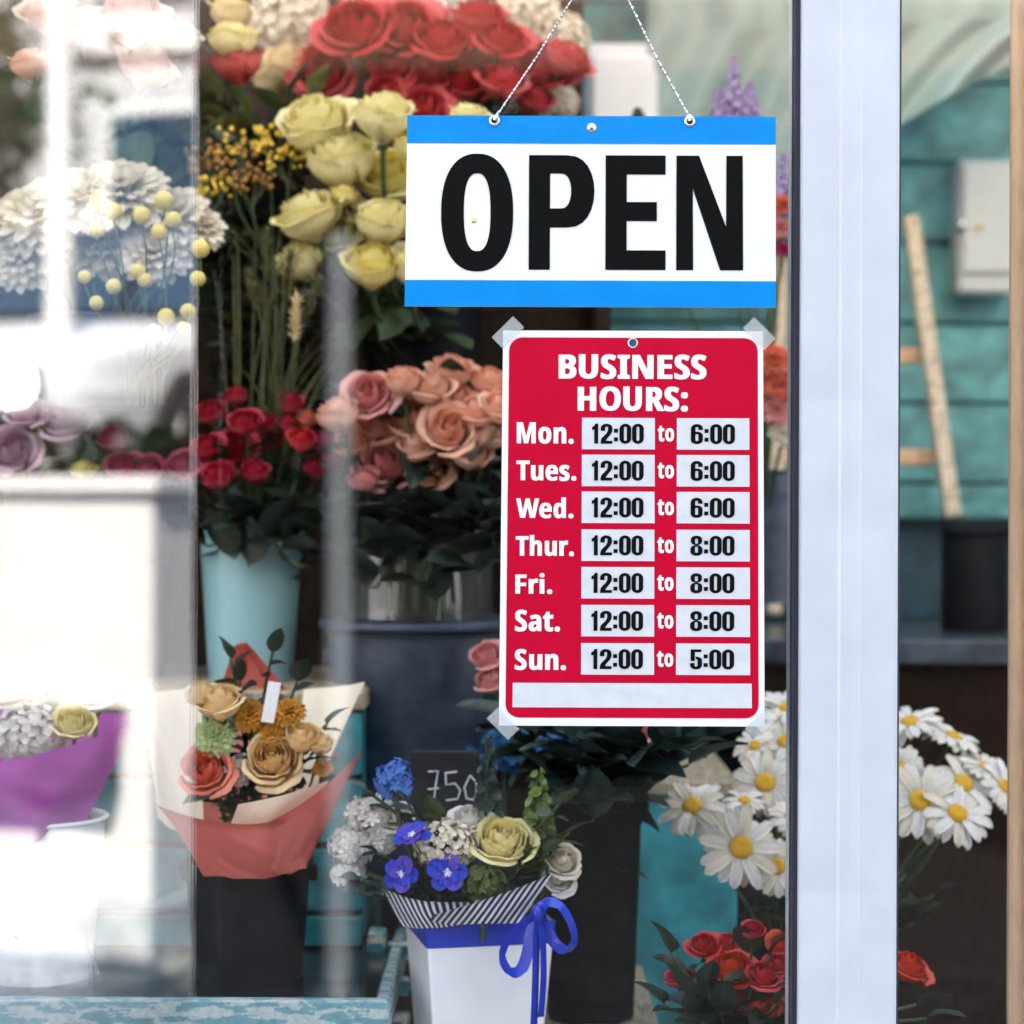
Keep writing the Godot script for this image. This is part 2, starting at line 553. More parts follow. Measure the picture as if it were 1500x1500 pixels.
# a rose whose bloom shows at px, py with width d; tilt 0 is seen from the side, 90 face on
func rose(px: float, py: float, d: float, z: float, m: Material, form: int, tilt: float, roll: float, foot: Vector3, label: String, group := "", leaves := 3, lm: Material = null, inner: Material = null) -> Node3D:
	var r := sz(d, z) / 2.0 * 1.18
	var axis := axis_of(tilt, roll)
	var base := at(px, py, z) - axis * r * 0.72
	var o := thing("rose", label, "rose", foot, group)
	var xf := Transform3D(up_basis(axis, rng.randf() * TAU).scaled_local(Vector3(r, r * rng.randf_range(0.94, 1.06), r)), base - foot)
	var s: Array = petal_sets[form]
	part("heart", s[0], inner if inner else m, o, xf)
	for i in s[1].size(): part("petal", s[1][i], outer_of(m) if i > 9 and i % 3 else m, o, xf)
	if not lm: lm = M.leaf
	part("calyx", M_calyx, lm, o, xf)
	var pts := stem_to(o, foot, base - axis * r * 0.15, axis, clampf(r * 0.09, 0.0012, 0.003), M.stem)
	for i in leaves:
		var k := 3 + i % 4
		var dir := Vector3(rng.randf_range(-1, 1), rng.randf_range(-0.5, 0.5), rng.randf_range(-0.2, 1.0))
		leaf_on(o, pts[k].lerp(pts[k + 1], rng.randf()), dir, rng.randf_range(0.9, 1.4) * maxf(r, 0.016) * 1.7, lm)
	return o

# the outer petals of a bloom are a shade paler
func outer_of(m: StandardMaterial3D) -> StandardMaterial3D:
	if not M.has(m):
		var c: StandardMaterial3D = m.duplicate()
		c.albedo_color = m.albedo_color.lerp(Color(1.0, 0.95, 0.86), 0.14)
		M[m] = c
	return M[m]

func daisy(px: float, py: float, d: float, z: float, tilt: float, roll: float, foot: Vector3, label: String, group := "", droop := 0.25) -> void:
	var r := sz(d, z) / 2.0
	var axis := axis_of(tilt + rng.randf_range(-8, 8), roll + rng.randf_range(-10, 10))
	var c := at(px, py, z)
	var o := thing("daisy", label, "daisy", foot, group)
	var b := up_basis(axis, rng.randf() * TAU)
	part("disc", S.disc, M.disc, o, Transform3D(b.scaled_local(Vector3.ONE * r), c - foot))
	var n := rng.randi_range(20, 28)
	for i in n:
		var dr: bool = rng.randf() < droop
		var q := b * Basis(Vector3.UP, TAU * i / n + rng.randf_range(-0.07, 0.07)) * Basis(Vector3.RIGHT, rng.randf_range(-0.14, 0.14))
		var l := r * rng.randf_range(0.9, 1.04)
		part("petal", S.strap_droop if dr or rng.randf() < 0.12 else S.strap, M.white if i % 3 else M.white_warm, o, Transform3D(q.scaled_local(Vector3(r * 1.05, r, l)), c - foot + axis * r * (0.02 if i % 2 else -0.03)))
	stem_to(o, foot, c - axis * r * 0.08, axis, 0.0016, M.stem)

func mum(px: float, py: float, d: float, z: float, m: Material, tilt: float, roll: float, foot: Vector3, label: String, group := "", called := "chrysanthemum", category := "chrysanthemum") -> void:
	var r := sz(d, z) / 2.0
	var axis := axis_of(tilt, roll)
	var c := at(px, py, z) - axis * r * 0.2
	var o := thing(called, label, category, foot, group)
	var b := up_basis(axis, rng.randf() * TAU)
	var inner := []
	for ring in [[18, -0.05, 1.0], [17, 0.28, 0.95], [15, 0.62, 0.86], [12, 0.95, 0.76], [8, 1.25, 0.68]]:
		for i in ring[0]:
			var q: Basis = b * Basis(Vector3.UP, TAU * (i + 0.5 * ring[1]) / ring[0] + rng.randf_range(-0.08, 0.08)) * Basis(Vector3.RIGHT, -ring[1] + rng.randf_range(-0.1, 0.1))
			var l: float = r * ring[2] * rng.randf_range(0.92, 1.06)
			var xf := Transform3D(q.scaled_local(Vector3(r * 1.2, r, l)), c - foot)
			if d > 85.0 and ring[1] < 0.5: part("petal", S.strap, m, o, xf)
			else: inner.append(xf)
	part("inner_petals", join(S.strap, inner), m, o).set_meta("kind", "stuff")
	stem_to(o, foot, c - axis * r * 0.06, axis, 0.002, M.stem)

# a rounded head of many small florets
func cluster(called: String, category: String, px: float, py: float, d: float, z: float, m: Material, n: int, foot: Vector3, label: String, group := "", fsize := 0.24, squash := 0.85, shape := "floret") -> Node3D:
	var r := sz(d, z) / 2.0
	var c := at(px, py, z)
	var o := thing(called, label, category, foot, group)
	var xfs := []
	for i in n:
		var h := 1.0 - 1.7 * (i + 0.5) / n
		var a := 2.39996 * i
		var dir := Vector3(sqrt(maxf(0.0, 1.0 - h * h)) * cos(a), h, sqrt(maxf(0.0, 1.0 - h * h)) * sin(a))
		dir = (dir + Vector3(rng.randf_range(-0.15, 0.15), rng.randf_range(-0.15, 0.15), rng.randf_range(-0.15, 0.15))).normalized()
		var bb := up_basis(dir + Vector3(rng.randf_range(-0.4, 0.4), rng.randf_range(-0.4, 0.4), rng.randf_range(-0.4, 0.4)), rng.randf() * TAU)
		xfs.append(Transform3D(bb.scaled_local(Vector3.ONE * r * fsize * rng.randf_range(0.75, 1.25)), dir * Vector3(1, squash, 1) * r * rng.randf_range(0.78, 1.0) + c - foot))
	part("florets", join(S[shape], xfs), m, o).set_meta("kind", "stuff")
	stem_to(o, foot, c - Vector3(0, r * 0.4, 0), Vector3.UP, 0.0025, M.stem)
	return o

func sprig(px: float, py: float, len_px: float, z: float, lean: float, n: int, size: float, m: Material, label: String, group := "", foot_px := Vector2(-1, -1), from := 0.25) -> void:
	var tip := at(px, py, z)
	var l := sz(len_px, z)
	var axis := axis_of(15, lean)
	var foot := tip - axis * l if foot_px.x < 0 else at(foot_px.x, foot_px.y, z - (0.07 if from > 0.5 else 0.02))
	var o := thing("leaf_sprig", label, "foliage", foot, group)
	var pts := stem_to(o, foot, tip, axis, 0.0015, M.stem)
	for i in n:
		var t := from + (1.0 - from) * float(i) / maxi(1, n - 1)
		var p: Vector3 = pts[0].bezier_interpolate(pts[2], pts[5], pts[7], t)
		var side := 1.0 if i % 2 else -1.0
		var dir := axis * 0.5 + Vector3(side * rng.randf_range(0.5, 1.0), rng.randf_range(-0.3, 0.4), rng.randf_range(-0.1, 0.8))
		leaf_on(o, p, dir if i < n - 1 else axis, size * rng.randf_range(0.8, 1.15), m)

# ---------------------------------------------------------------- vessels
func bucket(called: String, px: float, top: float, bottom: float, w_top: float, w_bottom: float, z: float, m: Material, label: String, category := "bucket", lugs := true) -> Vector3:
	var p := at(px, bottom, z)
	var h := at(px, top, z).y - p.y
	var a := sz(w_bottom, z) / 2
	var b := sz(w_top, z) / 2
	var t := 0.0022
	var o := thing(called, label, category, p)
	part("body", lathe([Vector2(0.0, 0.0), Vector2(a, 0.0), Vector2(a, 0.0), Vector2(a + (b - a) * 0.06, h * 0.06), Vector2(a + (b - a) * 0.075 - 0.0012, h * 0.07), Vector2(a + (b - a) * 0.1, h * 0.085), Vector2(lerpf(a, b, 0.5), h * 0.5), Vector2(lerpf(a, b, 0.83), h * 0.83), Vector2(lerpf(a, b, 0.845) + 0.0012, h * 0.845), Vector2(lerpf(a, b, 0.86), h * 0.86), Vector2(b, h), Vector2(b, h), Vector2(b - t, h), Vector2(b - t, h), Vector2(a - t, 0.004), Vector2(a - t, 0.004), Vector2(0.0, 0.004)], 48), m, o)
	part("rim", ring_mesh(b + 0.0006, 0.0022), m, o, Transform3D(Basis(), Vector3(0, h, 0)))
	if lugs:
		for s in [-1.0, 1.0]:
			part("handle_lug", cbox(Vector3(0.006, 0.014, 0.012), 0.0015), m, o, Transform3D(Basis(), Vector3(s * (lerpf(a, b, 0.9) + 0.0035), h * 0.9, 0)))
	return p + Vector3(0, 0.006, 0)

func ring_mesh(r: float, t: float, seg := 48, sides := 8) -> ArrayMesh:
	return surf(seg, sides, func(a: float, b: float) -> Vector3:
		return Vector3((r + t * cos(b * TAU)) * cos(a * TAU), t * sin(b * TAU), (r + t * cos(b * TAU)) * sin(a * TAU)))

# a bent sheet of paper between four corners [px, py, z], with a bulge and creases
func sheet(o: Node3D, called: String, c: Array, bulge: Vector3, m: Material, foot: Vector3, crease := 0.003, lip := 0.0) -> void:
	var p := []
	for q in c: p.append(at(q[0], q[1], q[2]) - foot)
	var sd := rng.randf() * 10.0
	part(called, surf(22, 18, func(a: float, b: float) -> Vector3:
		var q: Vector3 = p[0].lerp(p[1], a).lerp(p[3].lerp(p[2], a), b)
		q += bulge * sin(a * PI) * (0.35 + 0.65 * sin(b * PI * 0.5 + 0.4))
		q += Vector3(0.3, 0.4, 1.0) * crease * (sin(a * 9.0 + b * 4.0 + sd) + 0.6 * sin(a * 17.0 - b * 7.0 + sd * 2.0) + 0.9 * absf(sin(a * 5.0 - b * 3.0 + sd)) + 0.5 * absf(sin(a * 11.0 + b * 8.0 + sd))) * (0.4 + 0.6 * (1.0 - b))
		q += Vector3(0, -0.3, 1.0) * lip * pow(maxf(0.0, b - 0.8) / 0.2, 2.0)
		return q), m, o)

# ---------------------------------------------------------------- build
func _ready() -> void:
	rng.seed = 20
	# camera: level, focused on the signs
	var cam := Camera3D.new()
	cam.name = "camera"
	cam.fov = rad_to_deg(2.0 * atan(750.0 / PPM / CAM_Z))
	cam.position = Vector3(0, CAM_Y, CAM_Z)
	cam.rotation.z = deg_to_rad(0.22)
	cam.near = 0.05
	cam.far = 300.0
	var look := CameraAttributesPhysical.new()
	look.frustum_focal_length = 47.6
	look.frustum_focus_distance = 1.58
	look.exposure_aperture = 3.0
	cam.attributes = look
	add_child(cam)
	cam.current = true
	# sky, exposure and the sun, which stands behind the shop: the window is in shade, the far side of the street in the sun
	var env := Environment.new()
	env.background_mode = Environment.BG_SKY
	var sky_material := ProceduralSkyMaterial.new()
	sky_material.sky_top_color = Color(0.64, 0.71, 0.82)
	sky_material.sky_horizon_color = Color(0.95, 0.95, 0.94)
	sky_material.ground_bottom_color = Color(0.3, 0.3, 0.3)
	sky_material.ground_horizon_color = Color(0.5, 0.5, 0.5)
	sky_material.sky_energy_multiplier = 1.0
	env.sky = Sky.new()
	env.sky.sky_material = sky_material
	env.tonemap_mode = Environment.TONE_MAPPER_LINEAR
	env.tonemap_exposure = 5.2
	env.sdfgi_enabled = true
	env.ssao_enabled = true
	env.ssil_enabled = true
	var we := WorldEnvironment.new()
	we.name = "environment"
	we.environment = env
	add_child(we)
	var sun := DirectionalLight3D.new()
	sun.name = "sun"
	sun.light_energy = 1.6
	sun.light_color = Color(1.0, 0.96, 0.9)
	sun.light_angular_distance = 0.5
	sun.shadow_enabled = true
	add_child(sun)
	sun.look_at_from_position(Vector3.ZERO, Vector3(-0.20, -0.85, 1.0))

	materials()
	make_shapes()
	street()
	shop()
	furniture()
	signs()
	upper_flowers()
	middle_flowers()
	lower_flowers()
	right_side()

# ---------------------------------------------------------------- the street behind the viewer (seen in the glass)
func street() -> void:
	structure("ground", cbox(Vector3(120, 0.2, 120), 0.01), M.asphalt, Transform3D(Basis(), Vector3(0, -0.25, 20)))
	structure("pavement", cbox(Vector3(40, 0.13, 2.4), 0.02), M.paving, Transform3D(Basis(), Vector3(0, -0.0655, 1.24)))
	structure("far_pavement", cbox(Vector3(17, 0.13, 1.4), 0.02), M.paving, Transform3D(Basis(), Vector3(-10.9, -0.0655, 4.2)))
	structure("raised_terrace", cbox(Vector3(14, 1.5, 11), 0.02), M.paving, Transform3D(Basis(), Vector3(-9.45, 0.65, 10.4)))
	structure("added_plaza", cbox(Vector3(16, 0.12, 12), 0.02), M.paving, Transform3D(Basis(), Vector3(11.0, -0.085, 10.3)))  # unseen paving added to bounce sunlight onto the window
	# white retaining wall across the street
	var w := thing("retaining_wall", "white rendered wall across the street mirrored in the left glass", "wall", Vector3(-9.45, 0, 4.7))
	part("wall_face", cbox(Vector3(14, 1.30, 0.36), 0.01), M.render_white, w, Transform3D(Basis(), Vector3(0, 0.85, 0)))
	part("coping", cbox(Vector3(14.06, 0.06, 0.44), 0.01), M.render_white, w, Transform3D(Basis(), Vector3(0, 1.53, 0)))
	part("plinth", cbox(Vector3(14.02, 0.198, 0.40), 0.01), M.facade, w, Transform3D(Basis(), Vector3(0, 0.1, 0)))
	hedge(Vector3(-9.45, 1.405, 5.25), Vector3(13.6, 0.36, 0.4), "clipped dark hedge growing behind the white wall top")
	var cp := thing("added_passage", "deep covered brick passage added across the street to darken the reflection", "passage", Vector3(0.25, -0.15, 6.3))  # unseen passage added to keep the view mirrored in the window dark
	part("roof", cbox(Vector3(5.3, 0.3, 7.0), 0.02), M.brick, cp, Transform3D(Basis(), Vector3(0, 3.46, 3.5)))
	part("back_wall", cbox(Vector3(5.3, 3.3, 0.2), 0.02), M.brick, cp, Transform3D(Basis(), Vector3(0, 1.655, 6.88)))
	for x in [-2.5, 2.5]: part("side_wall", cbox(Vector3(0.3, 3.3, 6.77), 0.02), M.brick, cp, Transform3D(Basis(), Vector3(x, 1.655, 3.39)))
	white_car(Vector3(-4.02, 1.402, 7.6))
	var bn := thing("added_trough", "dark planter trough added to darken the mirrored white wall", "planter", Vector3(-3.6, 0.54, 4.42))  # added dark band so the left glass mirrors less white here
	part("trough", cbox(Vector3(2.1, 0.24, 0.16), 0.01), M.tyre, bn, Transform3D(Basis(), Vector3(0, 0.14, 0)))
	part("trough_rim", cbox(Vector3(2.14, 0.03, 0.18), 0.008), M.dark_wood, bn, Transform3D(Basis(), Vector3(0, 0.276, -0.005)))
	for x in [-0.8, 0.8]: part("bracket", cbox(Vector3(0.04, 0.06, 0.14), 0.005), M.tyre, bn, Transform3D(Basis(), Vector3(x, -0.012, 0.01)))
	# lamp post and sign pole
	var lp := thing("lamp_post", "tall white lamp post mirrored at the far left of the glass", "lamp post", Vector3(-3.45, 1.402, 5.75))
	part("pole", lathe([Vector2(0.0, 0.0), Vector2(0.09, 0.0), Vector2(0.09, 0.0), Vector2(0.085, 0.3), Vector2(0.06, 0.34), Vector2(0.045, 4.2), Vector2(0.0, 4.2)], 20), M.render_white, lp)
	part("lantern", lathe([Vector2(0.0, 4.2), Vector2(0.10, 4.22), Vector2(0.16, 4.5), Vector2(0.19, 4.52), Vector2(0.0, 4.66)], 16), M.render_white, lp)
	var sp := thing("sign_pole", "slim pale street pole mirrored beside the peach roses", "pole", Vector3(-0.58, -0.15, 5.2))
	part("pole", lathe([Vector2(0.0, 0.0), Vector2(0.045, 0.0), Vector2(0.045, 2.5), Vector2(0.03, 2.53), Vector2(0.0, 2.53)], 16), M.pole_grey, sp)
	part("base_plate", lathe([Vector2(0.046, 0.0), Vector2(0.10, 0.0), Vector2(0.10, 0.0), Vector2(0.10, 0.02), Vector2(0.046, 0.03)], 16), M.metal, sp)
	far_building()
	for t in [[5.6, 9.9, 1.7, 3.9], [-9.6, 12.6, 2.0, 4.9]]:
		tree(Vector3(t[0], -0.15 if t[0] > -2.4 else 1.4, t[1]), t[2], t[3], ["dark street tree on the plaza right of the added passage", "dark tree on the raised terrace beyond the white car"][[5.6, -9.6].find(t[0])])

func hedge(c: Vector3, s: Vector3, label: String, n := 2600) -> void:
	var o := thing("hedge", label, "hedge", c)
	var xfs := []
	for i in n:
		var p := Vector3(rng.randf_range(-0.5, 0.5) * s.x, rng.randf() * s.y, rng.randf_range(-0.5, 0.5) * s.z)
		xfs.append(Transform3D(up_basis(Vector3(rng.randf_range(-1, 1), rng.randf_range(-0.3, 1), rng.randf_range(-1, 1)), rng.randf() * TAU).scaled_local(Vector3.ONE * (0.09 if n < 5000 else 0.16)), p))
	part("foliage", join(leaf_meshes_small(), xfs), M.hedge, o).set_meta("kind", "stuff")

func leaf_meshes_small() -> ArrayMesh:
	return surf(2, 2, func(a: float, b: float) -> Vector3:
		return Vector3((a - 0.5) * (0.25 + 0.75 * sin(b * PI)), 0.2 * absf(a - 0.5), b))

func tree(c: Vector3, r: float, h: float, label: String) -> void:
	var o := thing("street_tree", label, "tree", c, "trees across the street")
	part("trunk", tube([Vector3.ZERO, Vector3(0.03, h * 0.3, 0.02), Vector3(-0.02, h * 0.6, 0.0), Vector3(0.02, h * 0.9, 0.03)], [0.14, 0.11, 0.08, 0.03], 10), M.bark, o)
	for k in 5:
		var a := TAU * k / 5.0 + 0.4
		part("limb", tube([Vector3(0, h * 0.42, 0), Vector3(cos(a) * r * 0.35, h * 0.6, sin(a) * r * 0.35), Vector3(cos(a) * r * 0.7, h * 0.75, sin(a) * r * 0.7)], [0.06, 0.04, 0.015], 7), M.bark, o)
	var xfs := []
	var clumps := []
	for k in 26:
		clumps.append(Vector3(rng.randf_range(-1, 1), rng.randf_range(-1, 1), rng.randf_range(-1, 1)).limit_length(1.0) * Vector3(r, h * 0.34, r) * 0.85 + Vector3(0, h * 0.66, 0))
	for i in 3200:
		var q: Vector3 = clumps[i % 26] + Vector3(rng.randfn(), rng.randfn(), rng.randfn()) * 0.26 * r * 0.8
		xfs.append(Transform3D(up_basis(Vector3(rng.randf_range(-1, 1), rng.randf_range(-0.4, 1), rng.randf_range(-1, 1)), rng.randf() * TAU).scaled_local(Vector3.ONE * 0.15), q))
	part("crown", join(leaf_meshes_small(), xfs), M.tree_leaf, o).set_meta("kind", "stuff")

func far_building() -> void:
	var o := thing("apartment_building", "pale sunlit building across the street mirrored along the window top", "building", Vector3(0, -0.15, 17))
	part("wall", cbox(Vector3(44, 11, 1.0), 0.03), M.facade, o, Transform3D(Basis(), Vector3(-4, 5.5, 0.5)))
	part("cornice", cbox(Vector3(44.3, 0.4, 1.4), 0.04), M.render_white, o, Transform3D(Basis(), Vector3(-4, 11.21, 0.4)))
	for fl in 3:
		part("string_course", cbox(Vector3(44.1, 0.18, 0.16), 0.02), M.render_white, o, Transform3D(Basis(), Vector3(-4, 3.2 + 3.0 * fl, -0.085)))
		for i in 13:
			var x := -20.0 + 2.9 * i
			var f := part("window", cbox(Vector3(1.3, 1.8, 0.12), 0.02), M.render_white, o, Transform3D(Basis(), Vector3(x, 4.7 + 3.0 * fl if fl < 2 else 1.7, -0.063)))
			part("pane", cbox(Vector3(1.1, 1.6, 0.03), 0.005), M.car_glass, f, Transform3D(Basis(), Vector3(0, 0, -0.078)))
			part("sill", cbox(Vector3(1.5, 0.08, 0.2), 0.01), M.render_white, f, Transform3D(Basis(), Vector3(0, -0.945, -0.04)))

func white_car(c: Vector3) -> void:
	var o := thing("parked_car", "white car parked on the terrace above the white wall", "car", c)
	# body: cross-sections along its length; the front faces the shop
	var sec := [[-2.05, 0.62, 0.44, 0.62], [-1.95, 0.80, 0.28, 0.72], [-1.5, 0.87, 0.22, 0.82], [-0.8, 0.88, 0.20, 0.90], [0.5, 0.88, 0.20, 0.93], [1.6, 0.87, 0.22, 0.95], [2.05, 0.78, 0.32, 0.88], [2.12, 0.60, 0.45, 0.74]]
	part("body", surf(28, 7, func(a: float, b: float) -> Vector3:
		var s: Array = sec[int(round(b * 7))]
		var l: Array = super_loop(0, 0, s[1], (s[3] - s[2]) / 2, 0.45, 28)
		var q: Vector2 = l[int(round(a * 28)) % 28]
		return Vector3(q.x, q.y + (s[3] + s[2]) / 2, s[0])), M.car, o)
	var cabin := [[-0.95, 0.80, 0.86], [-0.25, 0.66, 1.36], [1.0, 0.66, 1.40], [1.75, 0.76, 0.92]]
	part("cabin", surf(8, 3, func(a: float, b: float) -> Vector3:
		var s: Array = cabin[int(round(b * 3))]
		var x: float = [-1.0, -1.0, -0.95, -0.5, 0.0, 0.5, 0.95, 1.0, 1.0][int(round(a * 8))]
		return Vector3(x * s[1] * (1.12 if absf(x) == 1.0 and (int(round(a * 8)) == 0 or int(round(a * 8)) == 8) else 1.0), 0.84 if int(round(a * 8)) in [0, 8] else s[2] - 0.03 * absf(x), s[0])), M.car, o)
	part("windscreen", surf(6, 4, func(a: float, b: float) -> Vector3:
		return Vector3((a - 0.5) * lerpf(1.44, 1.20, b), lerpf(0.89, 1.34, b) + 0.02, lerpf(-0.98, -0.34, b) - 0.04 * sin(a * PI))), M.car_glass, o)
	part("grille", cbox(Vector3(0.66, 0.16, 0.06), 0.02), M.tyre, o, Transform3D(Basis(), Vector3(0, 0.52, -2.06)))
	part("bumper_slot", cbox(Vector3(1.0, 0.10, 0.06), 0.02), M.tyre, o, Transform3D(Basis(), Vector3(0, 0.34, -2.0)))
	part("number_plate", cbox(Vector3(0.46, 0.11, 0.02), 0.004), M.card, o, Transform3D(Basis(), Vector3(0, 0.42, -2.1)))
	for s in [-1.0, 1.0]:
		for k in 2:
			part("headlight", lathe([Vector2(0.0, 0.0), Vector2(0.085, 0.02), Vector2(0.09, 0.05), Vector2(0.0, 0.06)], 18), M.lamp_glass, o, Transform3D(Basis(Vector3.RIGHT, PI / 2), Vector3(s * (0.46 + 0.2 * k), 0.53, -2.06 + 0.07 * k)))
		part("door_mirror", cbox(Vector3(0.18, 0.12, 0.1), 0.03), M.car, o, Transform3D(Basis(), Vector3(s * 0.97, 0.98, -0.7)))
		for zz in [-1.3, 1.3]:
			var wl := part("wheel", lathe([Vector2(0.0, -0.1), Vector2(0.25, -0.1), Vector2(0.31, -0.07), Vector2(0.32, 0.0), Vector2(0.31, 0.07), Vector2(0.25, 0.1), Vector2(0.0, 0.1)], 28), M.tyre, o, Transform3D(Basis(Vector3(0, 0, 1), PI / 2), Vector3(s * 0.80, 0.32, zz)))
			part("rim", lathe([Vector2(0.0, -0.02), Vector2(0.19, -0.02), Vector2(0.20, 0.02), Vector2(0.0, 0.02)], 20), M.metal, wl, Transform3D(Basis(), Vector3(0, -s * 0.1, 0)))

# ---------------------------------------------------------------- the shop
func shop() -> void:
	var o := thing("shop_building", "flower shop with a white window post and teal plank back wall", "shop", Vector3.ZERO)
	part("floor", cbox(Vector3(5.2, 0.12, 3.0), 0.005), M.floor, o, Transform3D(Basis(), Vector3(0, -0.06, -1.53)))
	# unseen glazed opening added in the ceiling to light the window display
	for c in [[-2.6, -1.7, -3.03, -0.03], [1.7, 2.6, -3.03, -0.03], [-1.699, 1.699, -3.03, -1.31]]:
		part("ceiling", cbox(Vector3(c[1] - c[0], 0.15, c[3] - c[2]), 0.005), M.plaster, o, Transform3D(Basis(), Vector3((c[0] + c[1]) / 2, 2.78, (c[2] + c[3]) / 2)))
	for k in 3:
		part("added_skylight_pane", cbox(Vector3(1.10, 0.006, 1.27), 0.0005), M.glass, o, Transform3D(Basis(), Vector3(-1.13 + 1.13 * k, 2.80, -0.67)))
	for k in 4:
		part("added_skylight_bar", cbox(Vector3(0.028, 0.06, 1.27), 0.003), M.frame, o, Transform3D(Basis(), Vector3(-1.695 + 1.13 * k, 2.80, -0.67)))
	for s in [-1.0, 1.0]:
		part("side_wall", cbox(Vector3(0.2, 2.69, 2.98), 0.005), M.plaster, o, Transform3D(Basis(), Vector3(s * 2.49, 1.35, -1.53)))
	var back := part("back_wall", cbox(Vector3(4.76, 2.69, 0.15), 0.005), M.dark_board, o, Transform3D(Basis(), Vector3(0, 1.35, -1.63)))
	# horizontal teal boards, each its own piece
	var boards := [cbox(Vector3(4.7, 0.119, 0.022), 0.003), cbox(Vector3(4.7, 0.119, 0.0235), 0.003)]
	for i in 21:
		part("plank", boards[i % 2], M.teal, back, Transform3D(Basis(), Vector3(0, 1.867 - 1.35 - 0.062 + 0.1235 * (i - 14), 0.088)))
	# the front: upper wall, low wall, white posts
	part("upper_wall", cbox(Vector3(9.0, 1.0, 0.22), 0.01), M.render_white, o, Transform3D(Basis(), Vector3(0, 3.2, 0.09)))  # unseen, its height set for where the shade on the street ends
	part("bounce_panel", cbox(Vector3(8.9, 0.86, 0.03), 0.005), M.bounce_cream, o, Transform3D(Basis(), Vector3(0, 3.29, -0.037)))  # unseen panel added to bounce warm sunlight down through the ceiling opening
	part("stall_riser", cbox(Vector3(5.0, 0.45, 0.12), 0.01), M.facade, o, Transform3D(Basis(), Vector3(0, 0.235, -0.005)))
	for s in [-1.0, 1.0]:
		part("front_pier", cbox(Vector3(2.0, 2.69, 0.3), 0.01), M.facade, o, Transform3D(Basis(), Vector3(s * 3.505, 1.35, -0.16)))
	# window pane pieces between the posts
	var xl := at(1163, 0, 0).x
	var xr := at(1312, 0, 0).x
	part("window_pane", cbox(Vector3(xl + 2.4, 2.2, 0.006), 0.0005), M.glass, o, Transform3D(Basis(), Vector3((xl - 2.4) / 2, 1.57, -0.0035)))
	part("window_pane", cbox(Vector3(2.4 - xr, 2.2, 0.006), 0.0005), M.glass, o, Transform3D(Basis(), Vector3((xr + 2.4) / 2, 1.57, -0.0035)))
	# the white post: a folded profile with a shallow step and a soft rib
	var pc := at(1240, 0, 0).x
	var w := sz(143, 0)
	var prof := [Vector2(-0.5, -0.8), Vector2(-0.5, 0.17), Vector2(-0.485, 0.2), Vector2(-0.12, 0.2), Vector2(-0.09, 0.215), Vector2(0.0, 0.225), Vector2(0.09, 0.215), Vector2(0.12, 0.2), Vector2(0.46, 0.2), Vector2(0.5, 0.15), Vector2(0.5, -0.8)]
	var v := PackedVector3Array()
	var uv := PackedVector2Array()
	var idx := PackedInt32Array()
	for i in prof.size() - 1:
		for q in [prof[i], prof[i + 1]]:
			for y in [0.48, 2.69]:
				v.append(Vector3(q.x * w, y, q.y * w))
				uv.append(Vector2(q.x, y))
		var k := i * 4
		idx.append_array([k, k + 1, k + 2, k + 2, k + 1, k + 3])
	part("post", build(v, uv, idx), M.frame, o, Transform3D(Basis(), Vector3(pc, 0, 0)))
	part("post_core", cbox(Vector3(w * 0.94, 2.2, w * 0.9), 0.002), M.frame, o, Transform3D(Basis(), Vector3(pc, 1.58, -w * 0.3)))
	for g in [[1164.5, 10.0], [1313.5, 6.0]]:
		part("gasket", cbox(Vector3(sz(g[1], 0), 2.2, 0.014), 0.001), M.gasket, o, Transform3D(Basis(), Vector3(at(g[0], 0, 0).x, 1.58, -0.001)))
	# a frameless glass door leaf standing a little open in front of the left end of the window
	var edge := at(287, 0, 0.05)
	var d := thing("glass_door", "frameless double glass leaf standing slightly open at the left", "door", Vector3(edge.x, 0.02, 0.074))
	d.rotation.y = deg_to_rad(-8.0)
	for k in 3:
		part("glass_sheet", cbox(Vector3(0.44, 2.3, 0.005), 0.0008), M.glass, d, Transform3D(Basis(), Vector3(-0.22, 1.15, -0.008 * k)))
	part("bottom_rail", cbox(Vector3(0.44, 0.08, 0.03), 0.003), M.frame, d, Transform3D(Basis(), Vector3(-0.22, -0.0, -0.006)))
	#, cbox(Vector3(0.0022, 2.25, 0.012), 0.0004), M.sheet, d, Transform3D(Basis(), Vector3(0.0015, 1.16, -0.006)))

# ---------------------------------------------------------------- shelves and counters inside
func box_at(o: Node3D, called: String, lo: Vector3, hi: Vector3, m: Material, bevel := 0.002) -> MeshInstance3D:
	return part(called, cbox(hi - lo, bevel), m, o, Transform3D(Basis(), (lo + hi) / 2 - o.position))

